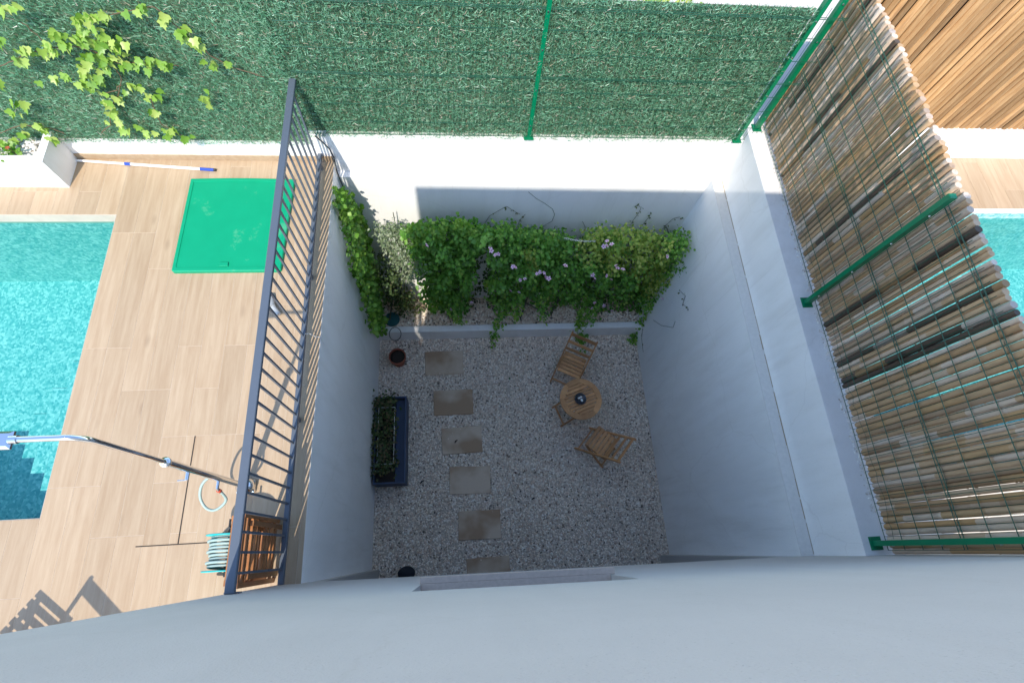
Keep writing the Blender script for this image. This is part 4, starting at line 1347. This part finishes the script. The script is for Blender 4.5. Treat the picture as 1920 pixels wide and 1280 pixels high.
# ------------------------------------------------------------------ things on the deck
cv = empty('deck_cover', (-2.19, 3.155, 0), 0, 'bright green plastic hatch cover on the tiled deck', 'cover')
V = [(-.5, -.535), (.485, -.54), (.533, .532)]
top = [(.533 - 1.02 * k / 8, .532 + .012 * math.sin(math.pi * k / 8)) for k in range(9)]
ol = [(-.49, -.54), (-.505, -.525)]
out = [(-.485, -.54), (.48, -.54), (.495, -.525)] + top + [(-.5, -.525)]
n = len(out)
def ring_(k, z): return [(x * k, y * k, z) for x, y in out]
V = ring_(1, .001) + ring_(1, .035) + ring_(.985, .042) + ring_(.93, .042) + ring_(.925, .036)
F = []
for q in range(4): F += [(q * n + i, q * n + (i + 1) % n, (q + 1) * n + (i + 1) % n, (q + 1) * n + i) for i in range(n)]
F += [tuple(range(4 * n, 5 * n)), tuple(reversed(range(n)))]
MB().add(V, F).build('lid', M['cover'], cv)
p = at(420, 496, z=.04) - cv.location
MB().cbox((p.x - .04, p.y - .022, .042), (p.x + .04, p.y + .022, .05), .003).build('handle', M['cover'], cv)

tpole = empty('telescopic_pole', (-3.1, 3.86, 0), 0, 'white telescopic pool pole with blue grips lying on the deck', 'pole')
A, B = at(132, 300, z=.016), at(405, 319, z=.016)
def pp(a, b, r, nm, mm):
    o = MB().tube([A.lerp(B, a), A.lerp(B, b)], r, 12).build(nm, mm, tpole, True, 40); o.matrix_parent_inverse = Matrix.Translation(-tpole.location)
pp(0, .37, .012, 'inner_tube', M['white_plastic']); pp(.37, .41, .0155, 'clamp', M['blue_plastic']); pp(.41, .89, .0138, 'outer_tube', M['white_plastic']); pp(.89, .985, .0155, 'grip', M['blue_plastic']); pp(.985, 1, .014, 'end_cap', M['black'])

# shower
shx, shy = -1.775, .605
sh = empty('shower', (shx, shy, 0), 0, 'chrome outdoor shower column with an arm over the pool side', 'shower')
m = MB().cbox((-.07, -.05, .001), (.07, .05, .05), .008)
m.build('base', M['chrome'], sh)
MB().lathe([(.075, .05), (.072, .07), (.055, .095), (.03, .11), (.026, .112)], (0, 0, 0), 28).build('dome', M['chrome'], sh, True)
HS = 2.06
col_pts = [(0, 0, .1), (0, 0, 1.29)]
MB().tube(col_pts, .024, 16).build('column', M['chrome'], sh, True, 40)
MB().lathe([(.03, 1.29), (.032, 1.302), (.03, 1.316)], (0, 0, 0), 18).build('collar', M['chrome'], sh, True)
arc = [(0, 0, 1.316), (0, 0, HS - .09)] + [(-.09 + .09 * math.cos(a), 0, HS - .09 + .09 * math.sin(a)) for a in [k * math.pi / 16 for k in range(1, 9)]] + [(-.29, 0, HS)]
MB().tube(arc, .0145, 14).build('arm', M['chrome'], sh, True, 40)
m = MB().cbox((-.47, -.042, HS - .03), (-.305, .042, HS + .006), .012)
hd = m.build('shower_head', M['chrome'], sh)
MB().tube([(-.31, 0, HS), (-.275, 0, HS)], .02, 14).build('swivel', M['chrome'], hd, True, 40)
m = MB().tube([(0, 0, 1.02), (0, -.07, 1.02)], .012, 10).tube([(0, -.07, 1.02), (-.05, -.075, 1.035)], .006, 8)
m.build('mixer_lever', M['chrome'], sh, True, 40)
bib = MB().tube([(0, 0, .56), (0.0, -.075, .56), (0.0, -.085, .535)], .011, 10).build('tap', M['chrome'], sh, True, 40)
MB().tube([(0, -.085, .54), (0, -.087, .505)], .015, 10).build('hose_connector', M['red'], bib, True)
hp = [Vector((shx, shy - .086, .51))]
for (u, v, z) in ((424, 935, .42), (416, 948, .36), (402, 956, .30), (388, 953, .30), (378, 940, .32), (375, 925, .36), (379, 908, .40), (390, 896, .42), (402, 890, .45)):
    hp.append(at(u, v, z=z))
sm = []
for i in range(len(hp) - 1):
    p0, p1, p2, p3 = hp[max(i - 1, 0)], hp[i], hp[i + 1], hp[min(i + 2, len(hp) - 1)]
    for k in range(5):
        t_ = k / 5
        sm.append(0.5 * ((2 * p1) + (p2 - p0) * t_ + (2 * p0 - 5 * p1 + 4 * p2 - p3) * t_ ** 2 + (3 * p1 - p0 - 3 * p2 + p3) * t_ ** 3))
sm.append(hp[-1])
o = MB().tube(sm, .0105, 8).build('hose', M['hose'], sh, True); o.matrix_parent_inverse = Matrix.Translation(-sh.location)

# hose reel
hr = empty('hose_reel', (-1.755, .10, 0), 0, 'teal hose reel with pale hose wound on it beside the railing', 'hose reel')
zc = .26
rot = Matrix.Translation((0, 0, zc)) @ Matrix.Rotation(math.pi / 2, 4, 'X')
for s in (-1, 1):
    MB().lathe([(.03, -.004), (.165, -.006), (.172, 0), (.165, .006), (.03, .004)], (0, 0, 0), 32, Matrix.Translation((0, s * .125, 0)) @ rot).build('disc', M['teal'], hr, True)
    MB().tube([(-.16, s * .15, .012), (-.02, s * .15, zc), (.16, s * .15, .012)], .011, 8).build('leg', M['black'], hr)
MB().tube([(0, -.17, zc), (0, .17, zc)], .02, 12).build('axle', M['black'], hr)
hm = MB()
for k in range(9):
    rr = .12 + .02 * (k % 3 == 1) + .012 * random.random()
    y_ = -.10 + .025 * k
    hm.tube([(rr * math.cos(a), y_ + .012 * math.sin(a), zc + rr * math.sin(a)) for a in [q * 2 * math.pi / 24 for q in range(25)]], .0105, 7, False)
hm.build('wound_hose', M['hose'], hr, True)
MB().tube([(.02, .165, zc), (.02, .18, zc + .1), (.02, .23, zc + .1)], .008, 8).build('crank', M['black'], hr)

# folded wooden chairs leaning on the railing
for k, (x_, lab) in enumerate(((-1.50, 'folded brown wooden chair leaning on the railing'), (-1.565, 'folded brown wooden chair leaning on its twin by the railing'))):
    fc = empty('folded_chair', (x_, .10, .0), 0, lab, 'chair')
    lean = .03
    def xl(z): return lean * z
    yh = .22 - .02 * k
    for s in (-1, 1):
        MB().bar((0, s * yh, .0), (xl(.8), s * yh, .8), .034, .022, (1, 0, 0)).build('frame_leg', M['oiled'], fc)
        MB().bar((.028, s * (yh - .05), .02), (.028 + xl(.7), s * (yh - .05), .7), .034, .02, (1, 0, 0)).build('leg', M['oiled'], fc)
    for z in (.10, .50, .60, .70, .78):
        MB().bar((xl(z), -yh, z), (xl(z), yh, z), .018, .032).build('back_slat', M['oiled'], fc)
    for z in (.17, .25, .33, .41):
        MB().bar((.03 + xl(z), -yh + .06, z), (.03 + xl(z), yh - .06, z), .016, .032).build('seat_slat', M['oiled'], fc)

# little grey fitting lying on the deck behind the railing
gf = empty('pool_fitting', at(515, 572, z=0), 0.25, 'small grey cylindrical pool fitting lying on the deck tiles', 'fitting')
MB().tube([(-.02, .09, .034), (-.02, -.02, .034)], .033, 16).tube([(-.02, -.02, .034), (-.02, -.03, .034)], .037, 16).build('body', M['grey_plastic'], gf, True, 40)
MB().tube([(-.01, -.03, .034), (.03, -.12, .026)], .022, 14).build('nozzle', M['grey_plastic'], gf, True, 40)

# white tie wire round the bottom rail, black cable down the corner
A = at(572, 626, z=.10)
o = MB().tube([A, A + Vector((.02, -.01, .03)), A + Vector((.035, .01, -.02)), A + Vector((.08, .0, -.085)), Vector((XL + .004, A.y + .01, -.004)), Vector((XL + .006, A.y - .02, -.12))], .0028, 6).build('tie_wire', M['white_plastic'])
tag(o, 'white wire tied from the railing down to the wall edge', 'wire')
pts = [at(u, v, y=YU - .012) for u, v in ((590, 255), (605, 267), (618, 280), (626, 296), (629, 312))] + [at(u, v, y=YB - .01) for u, v in ((636, 333), (643, 350), (652, 375))]
o = MB().tube(pts, .006, 6).build('cable', M['black']); tag(o, 'black cable running from the hedge down the wall corner', 'cable')

# unseen slatted table added beside the chair to cast a slotted shadow
st = empty('shadow_table', (-3.235, -.625, .001), math.atan2(-.61, .79), 'low slatted wooden table added out of view to cast a slotted shadow', 'table')
for k in range(5):
    MB().cbox((-.175, -.17 + .073 * k, .385), (.175, -.125 + .073 * k, .403), .002).build('table_slat', M['teak'], st)
for sx in (-1, 1):
    MB().bar((sx * .14, -.17, .37), (sx * .14, .17, .37), .03, .03).build('table_rail', M['teak'], st)
    for sy in (-1, 1):
        MB().bar((sx * .14, sy * .14, 0), (sx * .14, sy * .14, .356), .03, .03).build('leg', M['teak'], st)

# folding chair on the side deck (its shadow reaches into the picture)
folding_chair('folding_chair', (-3.085, -1.06, 0.001), (-.68, -.73), M['teak'], 'wooden folding chair standing on the deck beside the house', None, ((.84, .11), (.60, .03)))
